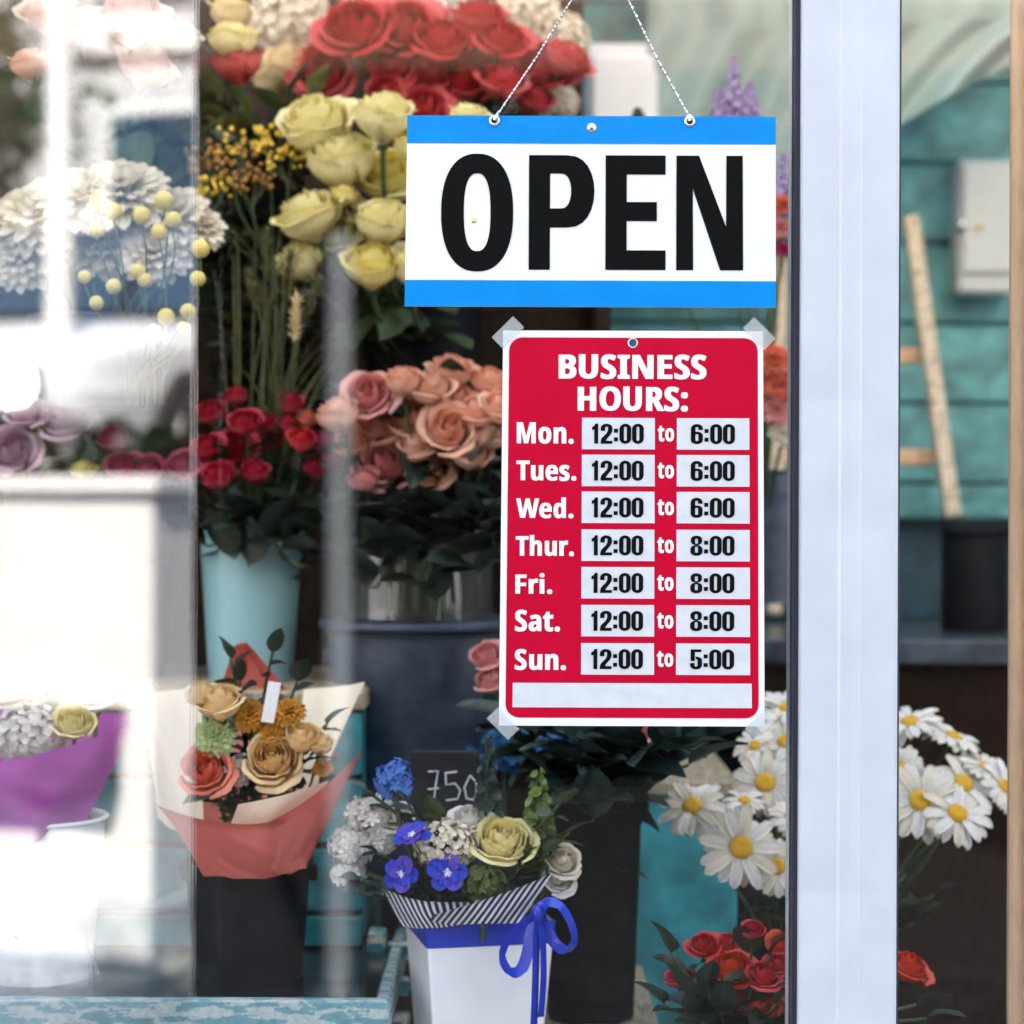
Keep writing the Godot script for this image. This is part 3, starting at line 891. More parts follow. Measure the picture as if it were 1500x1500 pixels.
func furniture() -> void:
	# tall dark cabinet carrying the tiers of flowers at the left
	var right := at(852, 0, -1.0).x
	var left := -2.2
	var o := thing("display_cabinet", "tall black-brown display cabinet behind the tiers of roses", "cabinet", Vector3((left + right) / 2, 0, -0.95))
	box_at(o, "back_panel", Vector3(left, 0.0, -1.02), Vector3(right, 2.5, -1.0), M.dark_board)  # even dark panel put in to fill the background behind the roses
	box_at(o, "side_panel", Vector3(right, 0.0, -1.02), Vector3(right + 0.018, 1.75, -0.62), M.dark_wood)
	box_at(o, "shelf", Vector3(left, at(0, 585, -0.75).y - 0.02, -0.998), Vector3(right - 0.001, at(0, 585, -0.75).y, -0.60), M.dark_wood)
	box_at(o, "shelf", Vector3(left, at(0, 330, -0.8).y - 0.02, -0.998), Vector3(at(760, 0, -0.8).x, at(0, 330, -0.8).y, -0.74), M.dark_wood)
	# teal riser of planks with the pale bucket on top
	var yt := at(0, 1000, -0.42).y
	var yb := at(0, 1472, -0.10).y
	var xr := at(530, 0, -0.31).x
	var xl := at(-420, 0, -0.31).x
	o = thing("plank_riser", "low teal plank riser standing behind the black pot", "riser", Vector3((xl + xr) / 2, yb, -0.45))
	var n := 4
	var top := at(0, 1340, -0.315).y
	for k in n:
		var y0 := yb + 0.002 if k == 0 else top + 0.003 + (yt - 0.018 - top) / (n - 1) * (k - 1)
		var y1 := top - 0.003 if k == 0 else top + (yt - 0.018 - top) / (n - 1) * k - 0.003
		box_at(o, "plank", Vector3(xl, y0, -0.330), Vector3(xr, y1, -0.315), M.teal_panel, 0.0015)
	box_at(o, "back", Vector3(xl, yb + 0.002, -0.345), Vector3(xr, yt - 0.019, -0.332), M.slate)
	box_at(o, "side", Vector3(xr - 0.015, yb + 0.002, -0.60), Vector3(xr, yt - 0.019, -0.346), M.teal_panel)
	box_at(o, "top_board", Vector3(xl - 0.005, yt - 0.018, -0.62), Vector3(xr + 0.004, yt, -0.312), M.pale_wood)
	# table with a black top and a worn, whitewashed edge
	var tr := at(572, 0, -0.10).x
	o = thing("display_table", "old teal table with black glass top and worn pale edge", "table", Vector3((xl + tr) / 2, 0, -0.3))
	box_at(o, "table_top", Vector3(xl, yb - 0.006, -0.62), Vector3(tr - 0.012, yb, -0.114), M.black_top, 0.001)
	box_at(o, "front_edge", Vector3(xl, yb - 0.03, -0.112), Vector3(tr, yb + 0.003, -0.100), M.teal_heavy, 0.002)
	box_at(o, "side_edge", Vector3(tr - 0.011, yb - 0.03, -0.62), Vector3(tr, yb + 0.003, -0.1125), M.teal_heavy, 0.002)
	for sx in [xl + 0.04, tr - 0.05]:
		for z in [-0.56, -0.16]:
			box_at(o, "leg", Vector3(sx - 0.02, 0.0, z - 0.02), Vector3(sx + 0.02, yb - 0.031, z + 0.02), M.teal_heavy, 0.003)
	# weathered crate under the gift box, boards with gaps
	var cx0 := at(545, 0, -0.2).x
	var cx1 := at(905, 0, -0.2).x
	var cy := at(0, 1530, -0.2).y
	o = thing("teal_crate", "weathered teal slatted crate beside the white gift box", "crate", Vector3((cx0 + cx1) / 2, 0, -0.36))
	for k in 6:
		box_at(o, "slat", Vector3(tr + 0.014, 0.02 + 0.165 * k, -0.245), Vector3(cx1 - 0.0, 0.16 + 0.165 * k, -0.23), M.teal_worn)
	for x in [tr + 0.008, cx1 - 0.02]:
		box_at(o, "corner_post", Vector3(x, 0.0, -0.27), Vector3(x + 0.02, cy - 0.016, -0.246), M.teal_worn)
	var py := at(0, 1368, -0.30).y
	box_at(o, "upright", Vector3(at(540, 0, -0.3).x, 0.0, -0.33), Vector3(at(566, 0, -0.3).x, py, -0.30), M.teal_worn)
	for k in 4:
		var yy := py - 0.012 - 0.033 * k
		box_at(o, "rail", Vector3(at(566, 0, -0.3).x + 0.001, yy - 0.016, -0.325), Vector3(at(602, 0, -0.3).x, yy, -0.31), M.teal_worn)
	box_at(o, "top_board", Vector3(tr + 0.012, cy - 0.015, -0.62), Vector3(at(965, 0, -0.3).x, cy, -0.10), M.pale_wood)
	# smooth teal chest behind the black bucket
	var q0 := at(800, 1500, -0.52)
	var q1 := at(1082, 1143, -0.52)
	o = thing("teal_chest", "smooth teal painted chest between black bucket and daisies", "chest", Vector3((q0.x + q1.x) / 2, 0, -0.66))
	box_at(o, "front_panel", Vector3(q0.x, 0.0, -0.535), Vector3(q1.x, q1.y - 0.016, -0.52), M.teal_panel)
	box_at(o, "side_panel", Vector3(q1.x - 0.015, 0.0, -0.82), Vector3(q1.x, q1.y - 0.016, -0.536), M.teal_panel)
	box_at(o, "side_panel", Vector3(q0.x, 0.0, -0.82), Vector3(q0.x + 0.015, q1.y - 0.016, -0.536), M.teal_panel)
	box_at(o, "lid", Vector3(q0.x - 0.004, q1.y - 0.015, -0.83), Vector3(q1.x + 0.002, q1.y, -0.515), M.pale_wood)
	# dark counter at the back right with a grey top
	var c0 := at(1085, 0, -0.95).x
	var ct := at(0, 935, -0.92).y
	o = thing("shop_counter", "dark shop counter with grey top behind the daisies", "counter", Vector3((c0 + 2.2) / 2, 0, -1.15))
	box_at(o, "front_panel", Vector3(c0, 0.0, -0.96), Vector3(2.2, ct - 0.031, -0.93), M.dark_wood)
	box_at(o, "counter_top", Vector3(c0 - 0.01, ct - 0.03, -1.42), Vector3(2.2, ct, -0.91), M.grey_top)
	box_at(o, "side_panel", Vector3(c0, 0.0, -1.40), Vector3(c0 + 0.03, ct - 0.031, -0.961), M.dark_wood)
	box_at(o, "back_board", Vector3(c0, ct + 0.001, -1.425), Vector3(2.2, at(0, 757, -1.4).y, -1.41), M.navy)
	box_at(o, "back_ledge", Vector3(c0, at(0, 757, -1.4).y + 0.001, -1.43), Vector3(2.2, at(0, 757, -1.4).y + 0.02, -1.36), M.teal)
	# things on the counter and on the wall
	var can := at(1428, 884, -1.12)
	can.y = ct + 0.001
	o = thing("black_canister", "black lidded canister standing on the grey counter", "canister", can)
	part("body", lathe([Vector2(0.0, 0.0), Vector2(0.042, 0.0), Vector2(0.044, 0.003), Vector2(0.044, 0.125), Vector2(0.0, 0.125)], 28), M.bucket_black, o)
	part("lid", lathe([Vector2(0.0, 0.126), Vector2(0.046, 0.126), Vector2(0.047, 0.130), Vector2(0.045, 0.142), Vector2(0.02, 0.146), Vector2(0.0, 0.146)], 28), M.bucket_black, o)
	var e0 := at(1396, 430, -1.5)
	var e1 := at(1478, 236, -1.5)
	o = thing("electric_box", "white electric meter box fixed to the teal planks", "meter box", Vector3((e0.x + e1.x) / 2, e0.y, -1.5))
	box_at(o, "case", Vector3(e0.x, e0.y, -1.533), Vector3(e1.x, e1.y, -1.47), M.meter, 0.005)
	box_at(o, "door", Vector3(e0.x + 0.006, e0.y + 0.03, -1.469), Vector3(e1.x - 0.004, e1.y - 0.006, -1.462), M.meter, 0.003)
	part("lock", lathe([Vector2(0.0, 0.006), Vector2(0.007, 0.006), Vector2(0.009, 0.0)], 14), M.metal, o, Transform3D(Basis(Vector3.RIGHT, PI / 2), at(1408, 327, -1.461) - o.position))
	part("keyhole", lathe([Vector2(0.0, 0.003), Vector2(0.005, 0.003), Vector2(0.006, 0.0)], 12), M.brass, o, Transform3D(Basis(Vector3.RIGHT, PI / 2), at(1432, 328, -1.461) - o.position))
	# paint-spattered leg of a stepladder
	o = thing("stepladder", "paint-spattered wooden stepladder leaning against the teal planks", "ladder", at(1392, 760, -1.3))
	for s in [[1318, 316, 1382, 756, 24.0, "leg"], [1128, 372, 1120, 900, 22.0, "leg"]]:
		var a := at(s[0] + 14, s[1], -1.42)
		var b := at(s[2] + 14, s[3], -1.3)
		var up := (a - b).normalized()
		var bs := Basis(up.cross(Vector3(0, 0, 1)).normalized(), up, Vector3.ZERO)
		bs.z = bs.x.cross(bs.y)
		part(s[5], cbox(Vector3(sz(s[4], -1.3), (a - b).length(), 0.022), 0.003), M.ladder, o, Transform3D(bs, (a + b) / 2 - o.position))
	for k in 2:
		var a := at(1128, 515 + 150 * k, -1.37 + 0.03 * k)
		var b := at(1352 + 20 * k, 520 + 150 * k, -1.37 + 0.03 * k)
		part("rung", cbox(Vector3(b.x - a.x, 0.024, 0.02), 0.003), M.post_wood, o, Transform3D(Basis(), (a + b) / 2 - o.position + Vector3(0, 0, -0.022)))
	# pale beam and plastic sheet near the ceiling, tan strip standing in for a reflection at the right edge
	var bm := thing("wall_batten", "pale wooden batten nailed across the top planks", "batten", at(1180, 66, -1.5))
	box_at(bm, "batten", Vector3(at(880, 0, -1.5).x, at(0, 72, -1.5).y, -1.531), Vector3(2.2, at(0, 60, -1.5).y, -1.50), M.pale_wood)
	var hang := at(1200, 70, -1.32)
	o = thing("plastic_sheet", "milky plastic sheet hanging in folds below the ceiling", "sheet", hang)
	part("sheet", surf(40, 24, func(a: float, b: float) -> Vector3:
		var p := at(lerpf(945, 1500, a), lerpf(20, lerpf(390, 80, a) - 24.0 * sin(a * PI), b), -1.32)
		if b < 0.02: p.y += 0.25
		p.z += 0.025 * sin(a * 14.0 + b * 3.0) * b + 0.012 * sin(a * 31.0 + b * 9.0)
		p.y -= 0.02 * sin(a * PI) * b
		return p - hang), M.sheet, o)
	o = thing("tan_strip", "tan upright strip in place of a reflection at the right edge", "post", Vector3(at(1530, 0, -0.08).x, 0, -0.085))
	box_at(o, "post", Vector3(at(1482, 0, -0.08).x, 0.0, -0.095), Vector3(at(1590, 0, -0.08).x, 2.69, -0.08), M.post_wood, 0.004)
	box_at(o, "strip_bead", Vector3(at(1500, 0, -0.08).x, 0.0, -0.079), Vector3(at(1590, 0, -0.08).x, 2.69, -0.070), M.post_wood, 0.003)
	var wc0 := at(858, 400, -1.3)
	var wc1 := at(962, 60, -1.3)
	o = thing("white_cupboard", "white wall cupboard right behind the red roses", "cupboard", Vector3((wc0.x + wc1.x) / 2, wc0.y, -1.4))
	box_at(o, "carcass", Vector3(wc0.x, wc0.y, -1.536), Vector3(wc1.x, wc1.y, -1.31), M.white_box, 0.004)
	box_at(o, "door", Vector3(wc0.x + 0.006, wc0.y + 0.01, -1.309), Vector3(wc1.x - 0.006, wc1.y - 0.02, -1.295), M.white_box, 0.004)
	part("handle", cbox(Vector3(0.008, 0.10, 0.016), 0.003), M.metal, o, Transform3D(Basis(), Vector3(wc1.x - 0.03 - o.position.x, 0.08, 0.114)))

# ---------------------------------------------------------------- the two signs on the glass
func px2(x: float, y: float, o: Vector3) -> Vector2:
	var q := at(x, y, SIGN_Z)
	return Vector2(q.x - o.x, q.y - o.y)

const SIGN_Z := 0.012

func pxs(list: Array, o: Vector3) -> Array:
	var out := []
	for q in list: out.append(px2(q[0], q[1], o))
	return out

func slab(poly: Array, z0: float, z1: float) -> ArrayMesh:
	var st := SurfaceTool.new()
	st.begin(Mesh.PRIMITIVE_TRIANGLES)
	st.append_from(plate(poly, z1), 0, Transform3D())
	st.append_from(plate(poly, 0.0), 0, Transform3D(Basis(Vector3.UP, PI), Vector3(0, 0, z0)) * Transform3D(Basis.from_scale(Vector3(-1, 1, 1)), Vector3.ZERO))
	var v := PackedVector3Array()
	var uv := PackedVector2Array()
	var idx := PackedInt32Array()
	var c := Vector2.ZERO
	for q in poly: c += q / poly.size()
	for i in poly.size():
		var a: Vector2 = poly[i]
		var b: Vector2 = poly[(i + 1) % poly.size()]
		var k := v.size()
		v.append_array([Vector3(a.x, a.y, z0), Vector3(b.x, b.y, z0), Vector3(b.x, b.y, z1), Vector3(a.x, a.y, z1)])
		uv.append_array([a, b, b, a])
		var f := (v[k + 2] - v[k]).cross(v[k + 1] - v[k])
		idx.append_array([k, k + 1, k + 2, k, k + 2, k + 3] if f.dot(Vector3(a.x - c.x, a.y - c.y, 0)) > 0 else [k, k + 2, k + 1, k, k + 3, k + 2])
	st.append_from(build(v, uv, idx), 0, Transform3D())
	return st.commit()

func words(o: Node3D, text: String, x0: float, y0: float, x1: float, y1: float, m: Material, z: float, bold := 0.7) -> void:
	var f := SystemFont.new()
	f.font_names = PackedStringArray(["Droid Sans"])
	f.font_weight = 700
	var fv := FontVariation.new()
	fv.base_font = f
	fv.variation_embolden = 0.2
	var t := TextMesh.new()
	t.text = text
	t.font = fv
	t.font_size = 64
	t.pixel_size = 0.01
	t.curve_step = 1.0
	t.depth = 0.02
	var b := t.get_aabb()
	var a := at(x0, y1, SIGN_Z)
	var c := at(x1, y0, SIGN_Z)
	var thick := bold * 2.2 * 0.01                                         # strokes are fattened sideways, as in a heavy condensed face
	var s := Vector3((c.x - a.x) / (b.size.x + 2.0 * thick), (c.y - a.y) / b.size.y, 0.0003 / maxf(b.size.z, 1e-4))
	var mid := b.position + b.size / 2
	var st := SurfaceTool.new()
	st.begin(Mesh.PRIMITIVE_TRIANGLES)
	for k in 3: st.append_from(t, 0, Transform3D(Basis(), Vector3(thick * (k - 1), 0, 0.004 * (k - 1))))
	part("lettering", st.commit(), m, o, Transform3D(Basis.from_scale(s), (a + c) / 2 - o.position - mid * s + Vector3(0, 0, z)))

func arc(cx: float, cy: float, rx: float, ry: float, a0: float, a1: float, n := 10) -> Array:
	var out := []
	for i in n + 1:
		var a := deg_to_rad(lerpf(a0, a1, float(i) / n))
		out.append(Vector2(cx + rx * cos(a), cy + ry * sin(a)))
	return out

# heavy condensed figures in a box of width 1 and height 1; level strokes are thinner than upright ones
func figure(ch: String) -> Array:
	var hx := 0.19   # half stroke, upright
	var hy := 0.075  # half stroke, level
	match ch:
		"0":
			return [strip(ring_path(0, 0, 1, 1, 0.5, 0.26), ring_path(2 * hx, 2 * hy, 1 - 2 * hx, 1 - 2 * hy, 0.12, 0.06), 0, true)]
		"1":
			return [plate([Vector2(0.40, 0), Vector2(0.82, 0), Vector2(0.82, 1), Vector2(0.52, 1), Vector2(0.42, 0.90), Vector2(0.16, 0.83), Vector2(0.16, 0.68), Vector2(0.40, 0.70)], 0)]
		"8":
			return [strip(ring_path(0.03, 0.53, 0.97, 1, 0.46, 0.18), ring_path(2 * hx, 0.6, 1 - 2 * hx, 1 - 2 * hy, 0.11, 0.05), 0, true),
				strip(ring_path(0, 0, 1, 0.53, 0.48, 0.19), ring_path(2 * hx, 2 * hy, 1 - 2 * hx, 0.455, 0.11, 0.05), 0, true)]
		"6":
			var o := arc(0.5, 0.78, 0.5, 0.22, 0, 180)
			var i := arc(0.5, 0.80, 0.12, 0.05, 0, 180)
			return [strip(ring_path(0, 0, 1, 0.62, 0.48, 0.2), ring_path(2 * hx, 2 * hy, 1 - 2 * hx, 0.50, 0.11, 0.05), 0, true),
				strip([Vector2(1, 0.70)] + o + [Vector2(0, 0.42)], [Vector2(0.62, 0.70)] + i + [Vector2(0.38, 0.54)], 0)]
		"5":
			var o2 := arc(0.5, 0.22, 0.5, 0.22, -180, 0) + arc(0.52, 0.46, 0.48, 0.18, 0, 100)
			var i2 := arc(0.5, 0.20, 0.12, 0.05, -180, 0) + arc(0.5, 0.46, 0.12, 0.05, 0, 100)
			return [strip([Vector2(0, 0.32)] + o2, [Vector2(0.38, 0.32)] + i2, 0),
				plate([Vector2(0.05, 0.42), Vector2(0.40, 0.42), Vector2(0.40, 0.86), Vector2(0.95, 0.86), Vector2(0.95, 1), Vector2(0.05, 1)], 0)]
		"2":
			var o3 := arc(0.5, 0.78, 0.5, 0.22, 180, 0)
			var i3 := arc(0.5, 0.80, 0.12, 0.05, 180, 0)
			return [strip([Vector2(0, 0.64)] + o3 + [Vector2(0.99, 0.62), Vector2(0.86, 0.48), Vector2(0.52, 0.24), Vector2(0.44, 0.15)], [Vector2(0.38, 0.64)] + i3 + [Vector2(0.61, 0.66), Vector2(0.50, 0.52), Vector2(0.08, 0.28), Vector2(0.01, 0.15)], 0),
				plate([Vector2(0.0, 0.0), Vector2(1, 0.0), Vector2(1, 0.15), Vector2(0.0, 0.15)], 0)]
		":":
			return [plate([Vector2(0, 0.12), Vector2(1, 0.12), Vector2(1, 0.32), Vector2(0, 0.32)], 0), plate([Vector2(0, 0.55), Vector2(1, 0.55), Vector2(1, 0.75), Vector2(0, 0.75)], 0)]
	return []

func ring_path(x0: float, y0: float, x1: float, y1: float, rx: float, ry: float) -> Array:
	return arc(x1 - rx, y1 - ry, rx, ry, 0, 90, 7) + arc(x0 + rx, y1 - ry, rx, ry, 90, 180, 7) + arc(x0 + rx, y0 + ry, rx, ry, 180, 270, 7) + arc(x1 - rx, y0 + ry, rx, ry, 270, 360, 7)

func figures(o: Node3D, text: String, x0: float, y0: float, x1: float, y1: float, m: Material, z: float) -> void:
	var adv := {"1": 0.80, ":": 0.46}
	var total := 0.0
	for ch in text: total += adv.get(ch, 1.0) + 0.07
	total -= 0.07
	var unit := (x1 - x0) / total
	var x := x0
	for ch in text:
		var w: float = adv.get(ch, 1.0) * unit
		var pad := 0.06 * unit if ch == ":" else 0.0
		var a := at(x + pad, y1, SIGN_Z)
		var c := at(x + w - pad, y0, SIGN_Z)
		var st := SurfaceTool.new()
		st.begin(Mesh.PRIMITIVE_TRIANGLES)
		for g in figure(ch): st.append_from(g, 0, Transform3D())
		part("figure", st.commit(), m, o, Transform3D(Basis.from_scale(Vector3(c.x - a.x, c.y - a.y, 1)), a - o.position + Vector3(0, 0, z)))
		x += w + 0.07 * unit

func signs() -> void:
	# OPEN sign
	var o := thing("open_sign", "white plastic OPEN sign with blue bands hanging on a chain", "sign", at(864, 449, SIGN_Z))
	var c := o.position
	part("board", slab(pxs([[594.5, 169.5], [1134, 169.5], [1135.5, 449], [591.5, 449]], c), -0.003, 0.0), M.sign_white, o)
	part("blue_band", plate(pxs([[594.5, 169.5], [1134, 169.5], [1134.2, 210], [594, 210]], c), 0.0006), M.sign_blue, o)
	part("blue_band", plate(pxs([[592, 410.5], [1135.2, 410.5], [1135.5, 449], [591.5, 449]], c), 0.0006), M.sign_blue, o)
	var oo := []
	var oi := []
	for q in super_loop(697.3, 311.5, 52.8, 86.3, 0.86, 56): oo.append(px2(q.x, q.y, c))
	for q in super_loop(697.3, 311.0, 19.6, 57.0, 0.80, 56): oi.append(px2(q.x, q.y, c))
	part("letter_o", strip(oo, oi, 0.0006, true), M.ink, o)
	# P: an upright and a bowl
	var po := [Vector2(804, 227)] + [Vector2(828, 227)]
	var pi := [Vector2(804, 254)] + [Vector2(820, 254)]
	for k in 13:
		var a := deg_to_rad(-90.0 + 15.0 * k)
		po.append(Vector2(828 + 41 * signf(cos(a)) * pow(absf(cos(a)), 0.8), 280 + 53 * sin(a)))
		pi.append(Vector2(820 + 15 * signf(cos(a)) * pow(absf(cos(a)), 0.8), 279.5 + 25.5 * sin(a)))
	po.append(Vector2(804, 333))
	pi.append(Vector2(804, 305))
	var po2 := []
	var pi2 := []
	for k in po.size():
		po2.append(px2(po[k].x, po[k].y, c))
		pi2.append(px2(pi[k].x, pi[k].y, c))
	var st := SurfaceTool.new()
	st.begin(Mesh.PRIMITIVE_TRIANGLES)
	st.append_from(strip(po2, pi2, 0.0006), 0, Transform3D())
	st.append_from(plate(pxs([[773, 227], [804, 227], [804, 395], [773, 395]], c), 0.0006), 0, Transform3D())
	part("letter_p", st.commit(), M.ink, o)
	part("letter_e", plate(pxs([[885.3, 227], [973, 227], [973, 255], [916.3, 255], [916.3, 295.2], [960.5, 295.2], [960.5, 323.2], [916.3, 323.2], [916.3, 366], [973.5, 366], [973.5, 394.8], [885.3, 394.8]], c), 0.0006), M.ink, o)
	part("letter_n", plate(pxs([[989, 227], [1022, 227], [1062, 331], [1062, 227], [1086, 227], [1087.2, 394.8], [1053.5, 394.8], [1013, 275], [1014, 394.8], [989, 394.8]], c), 0.0006), M.ink, o)
	for e in [[722, 177], [1008, 177]]:
		part("eyelet", ring_mesh(sz(6.0, SIGN_Z), 0.0013, 24, 8), M.metal, o, Transform3D(Basis(Vector3.RIGHT, PI / 2), at(e[0], e[1], SIGN_Z) - c + Vector3(0, 0, 0.0012)))
		part("eyelet_hole", plate(super_loop(0, 0, sz(5.2, 0), sz(5.2, 0), 1.0, 20), 0.0009), M.hole, o, Transform3D(Basis(), at(e[0], e[1], SIGN_Z) - c))
		part("hook_clasp", tube([at(e[0], e[1], SIGN_Z) - c + Vector3(0, 0, 0.003), at(e[0] + (7 if e[0] < 800 else -4), e[1] - 13, SIGN_Z) - c + Vector3(0, 0, 0.003)], [0.0016, 0.0011], 8), M.metal, o)
	part("rivet", lathe([Vector2(0.0, 0.0018), Vector2(0.0022, 0.0016), Vector2(0.0036, 0.0008), Vector2(0.0039, 0.0)], 20), M.metal, o, Transform3D(Basis(Vector3.RIGHT, PI / 2), at(864.5, 186.5, SIGN_Z) - c + Vector3(0, 0, 0.0007)))
	part("pin", lathe([Vector2(0.0, 0.0012), Vector2(0.0014, 0.001), Vector2(0.0019, 0.0)], 14), M.brass, o, Transform3D(Basis(Vector3.RIGHT, PI / 2), at(692.5, 323.5, SIGN_Z) - c + Vector3(0, 0, 0.0002)))
	# the chain runs up out of the picture to a suction hook
	var top := at(876, -60, 0.02)
	var hk := thing("suction_hook", "clear suction hook on the glass above the sign", "hook", Vector3(top.x, top.y, 0.0))
	part("cup", lathe([Vector2(0.0, 0.008), Vector2(0.006, 0.008), Vector2(0.009, 0.004), Vector2(0.018, 0.0005)], 24), M.cello, hk, Transform3D(Basis(Vector3.RIGHT, PI / 2), Vector3.ZERO))
	part("hook", tube([Vector3(0, 0, 0.008), Vector3(0, -0.002, 0.016), Vector3(0, -0.004, 0.021), Vector3(0, 0.003, 0.024)], [0.002, 0.002, 0.0016, 0.001], 8), M.metal, hk)
	var bead := SphereMesh.new()
	bead.radius = 1.0; bead.height = 2.0; bead.radial_segments = 8; bead.rings = 5
	for s in [[729, 164, 834, 0, "thin metal chain rising from the sign's left eyelet"], [1004, 164, 918, 0, "thin metal chain rising from the sign's right eyelet"]]:
		var a := at(s[0], s[1], SIGN_Z + 0.004)
		var b := at(s[2], s[3], SIGN_Z + 0.004)
		var ch := thing("chain", s[4], "chain", a, "chain pieces of the open sign")
		var dir := b - a
		var end := dir + (Vector3(top.x, top.y, 0.019) - b)
		var path := [Vector3.ZERO, dir * 0.5 + Vector3(0.001 * signf(dir.x), -0.0008, 0), dir, end]
		part("wire", tube(path, [0.0004, 0.0004, 0.0004, 0.0004], 5), M.metal, ch)
		var xfs := []
		var n := int(dir.length() / 0.0034)
		for i in n:
			var t := float(i) / n
			var p: Vector3 = path[0].lerp(path[1], t * 2.0) if t < 0.5 else path[1].lerp(path[2], t * 2.0 - 1.0)
			var bs := up_basis(dir, 0.0) * Basis(Vector3.UP, PI / 2 * (i % 2))
			xfs.append(Transform3D(bs.scaled_local(Vector3(0.0012, 0.0019, 0.0007)), p))
		part("links", join(bead, xfs), M.metal, ch).set_meta("kind", "stuff")
	# business hours
	o = thing("business_hours_sign", "red and white BUSINESS HOURS sign taped to the glass", "sign", at(927, 1063, SIGN_Z))
	c = o.position
	part("board", slab(pxs([[736, 484], [1116.8, 483.5], [1121.5, 1063], [732, 1063]], c), -0.002, 0.0), M.sign_white, o)
	var red := []
	var rl := round_loop(743.0, 494.0, 1110.0, 1051.0, 20.0, 8)
	for q in rl:
		var spread: float = (q.y - 494.0) / 557.0                      # the print widens a little downwards, like the board
		red.append(px2(q.x + (q.x - 926.5) / 183.5 * lerpf(-1.5, 2.0, spread) + 0.5, q.y, c))
	part("red_panel", plate(red, 0.0005), M.sign_red, o)
	words(o, "BUSINESS", 817.5, 518.5, 1034, 555.0, M.sign_white, 0.0008, 0.6)
	words(o, "HOURS:", 845.5, 565.5, 1007, 602.0, M.sign_white, 0.0008, 0.6)
	var rows := [["Mon.", 840, 618.5, 650.0, "6:00"], ["Tues.", 844, 674.5, 704.5, "6:00"], ["Wed.", 840, 728.5, 759.0, "6:00"], ["Thur.", 841, 783.5, 814.5, "8:00"], ["Fri.", 809.5, 839.5, 870.0, "8:00"], ["Sat.", 821, 893.0, 925.0, "8:00"], ["Sun.", 830, 950.5, 981.5, "5:00"]]
	var ys := [611.5, 665.5, 719.5, 775.0, 830.0, 885.5, 941.5]
	for i in 7:
		var r: Array = rows[i]
		var y: float = ys[i]
		words(o, r[0], 756.5 - 0.3 * i, r[2], r[1], r[3], M.sign_white, 0.0008, 0.4)
		part("field", plate(pxs([[852, y], [958.6, y], [959, y + 46.2], [852, y + 46.2]], c), 0.0009), M.field, o)
		part("field", plate(pxs([[991, y], [1097 + 0.4 * i, y], [1097.4 + 0.4 * i, y + 46.2], [991, y + 46.2]], c), 0.0009), M.field, o)
		figures(o, "12:00", 864.5, y + 8.6, 942.5, y + 38.0, M.ink, 0.0013)
		figures(o, r[4], 1011.5, y + 8.6, 1076, y + 38.0, M.ink, 0.0013)
		words(o, "to", 963, y + 11.5, 987, y + 34.5, M.sign_white, 0.0008, 0.35)
	part("field", plate(pxs([[752, 1000], [1102, 1000], [1102.3, 1036], [751.6, 1036]], c), 0.0009), M.field, o)
	part("hang_hole", plate(super_loop(0, 0, sz(6.0, 0), sz(6.0, 0), 1.0, 20), 0.0010), M.bucket_blue, o, Transform3D(Basis(), at(926, 502, SIGN_Z) - c))
	part("hole_rim", ring_mesh(sz(6.4, 0), 0.0006, 24, 6), M.metal, o, Transform3D(Basis(Vector3.RIGHT, PI / 2), at(926, 502, SIGN_Z) - c + Vector3(0, 0, 0.001)))
	for t in [[743, 487, -45, "upper left"], [1111, 487, 45, "upper right"], [738, 1060, 45, "lower left"], [1116, 1058, -45, "lower right"]]:
		var p := at(t[0], t[1], SIGN_Z)
		var tp := part("tape_strip", cbox(Vector3(sz(23, 0), sz(44, 0), 0.0003), 0.0001), M.tape, self, Transform3D(Basis(Vector3(0, 0, 1), deg_to_rad(t[2])), Vector3(p.x, p.y, SIGN_Z + 0.0016)))
		tag(tp, "clear tape strip holding the %s corner of the hours sign" % t[3], "tape", "tape on the hours sign")

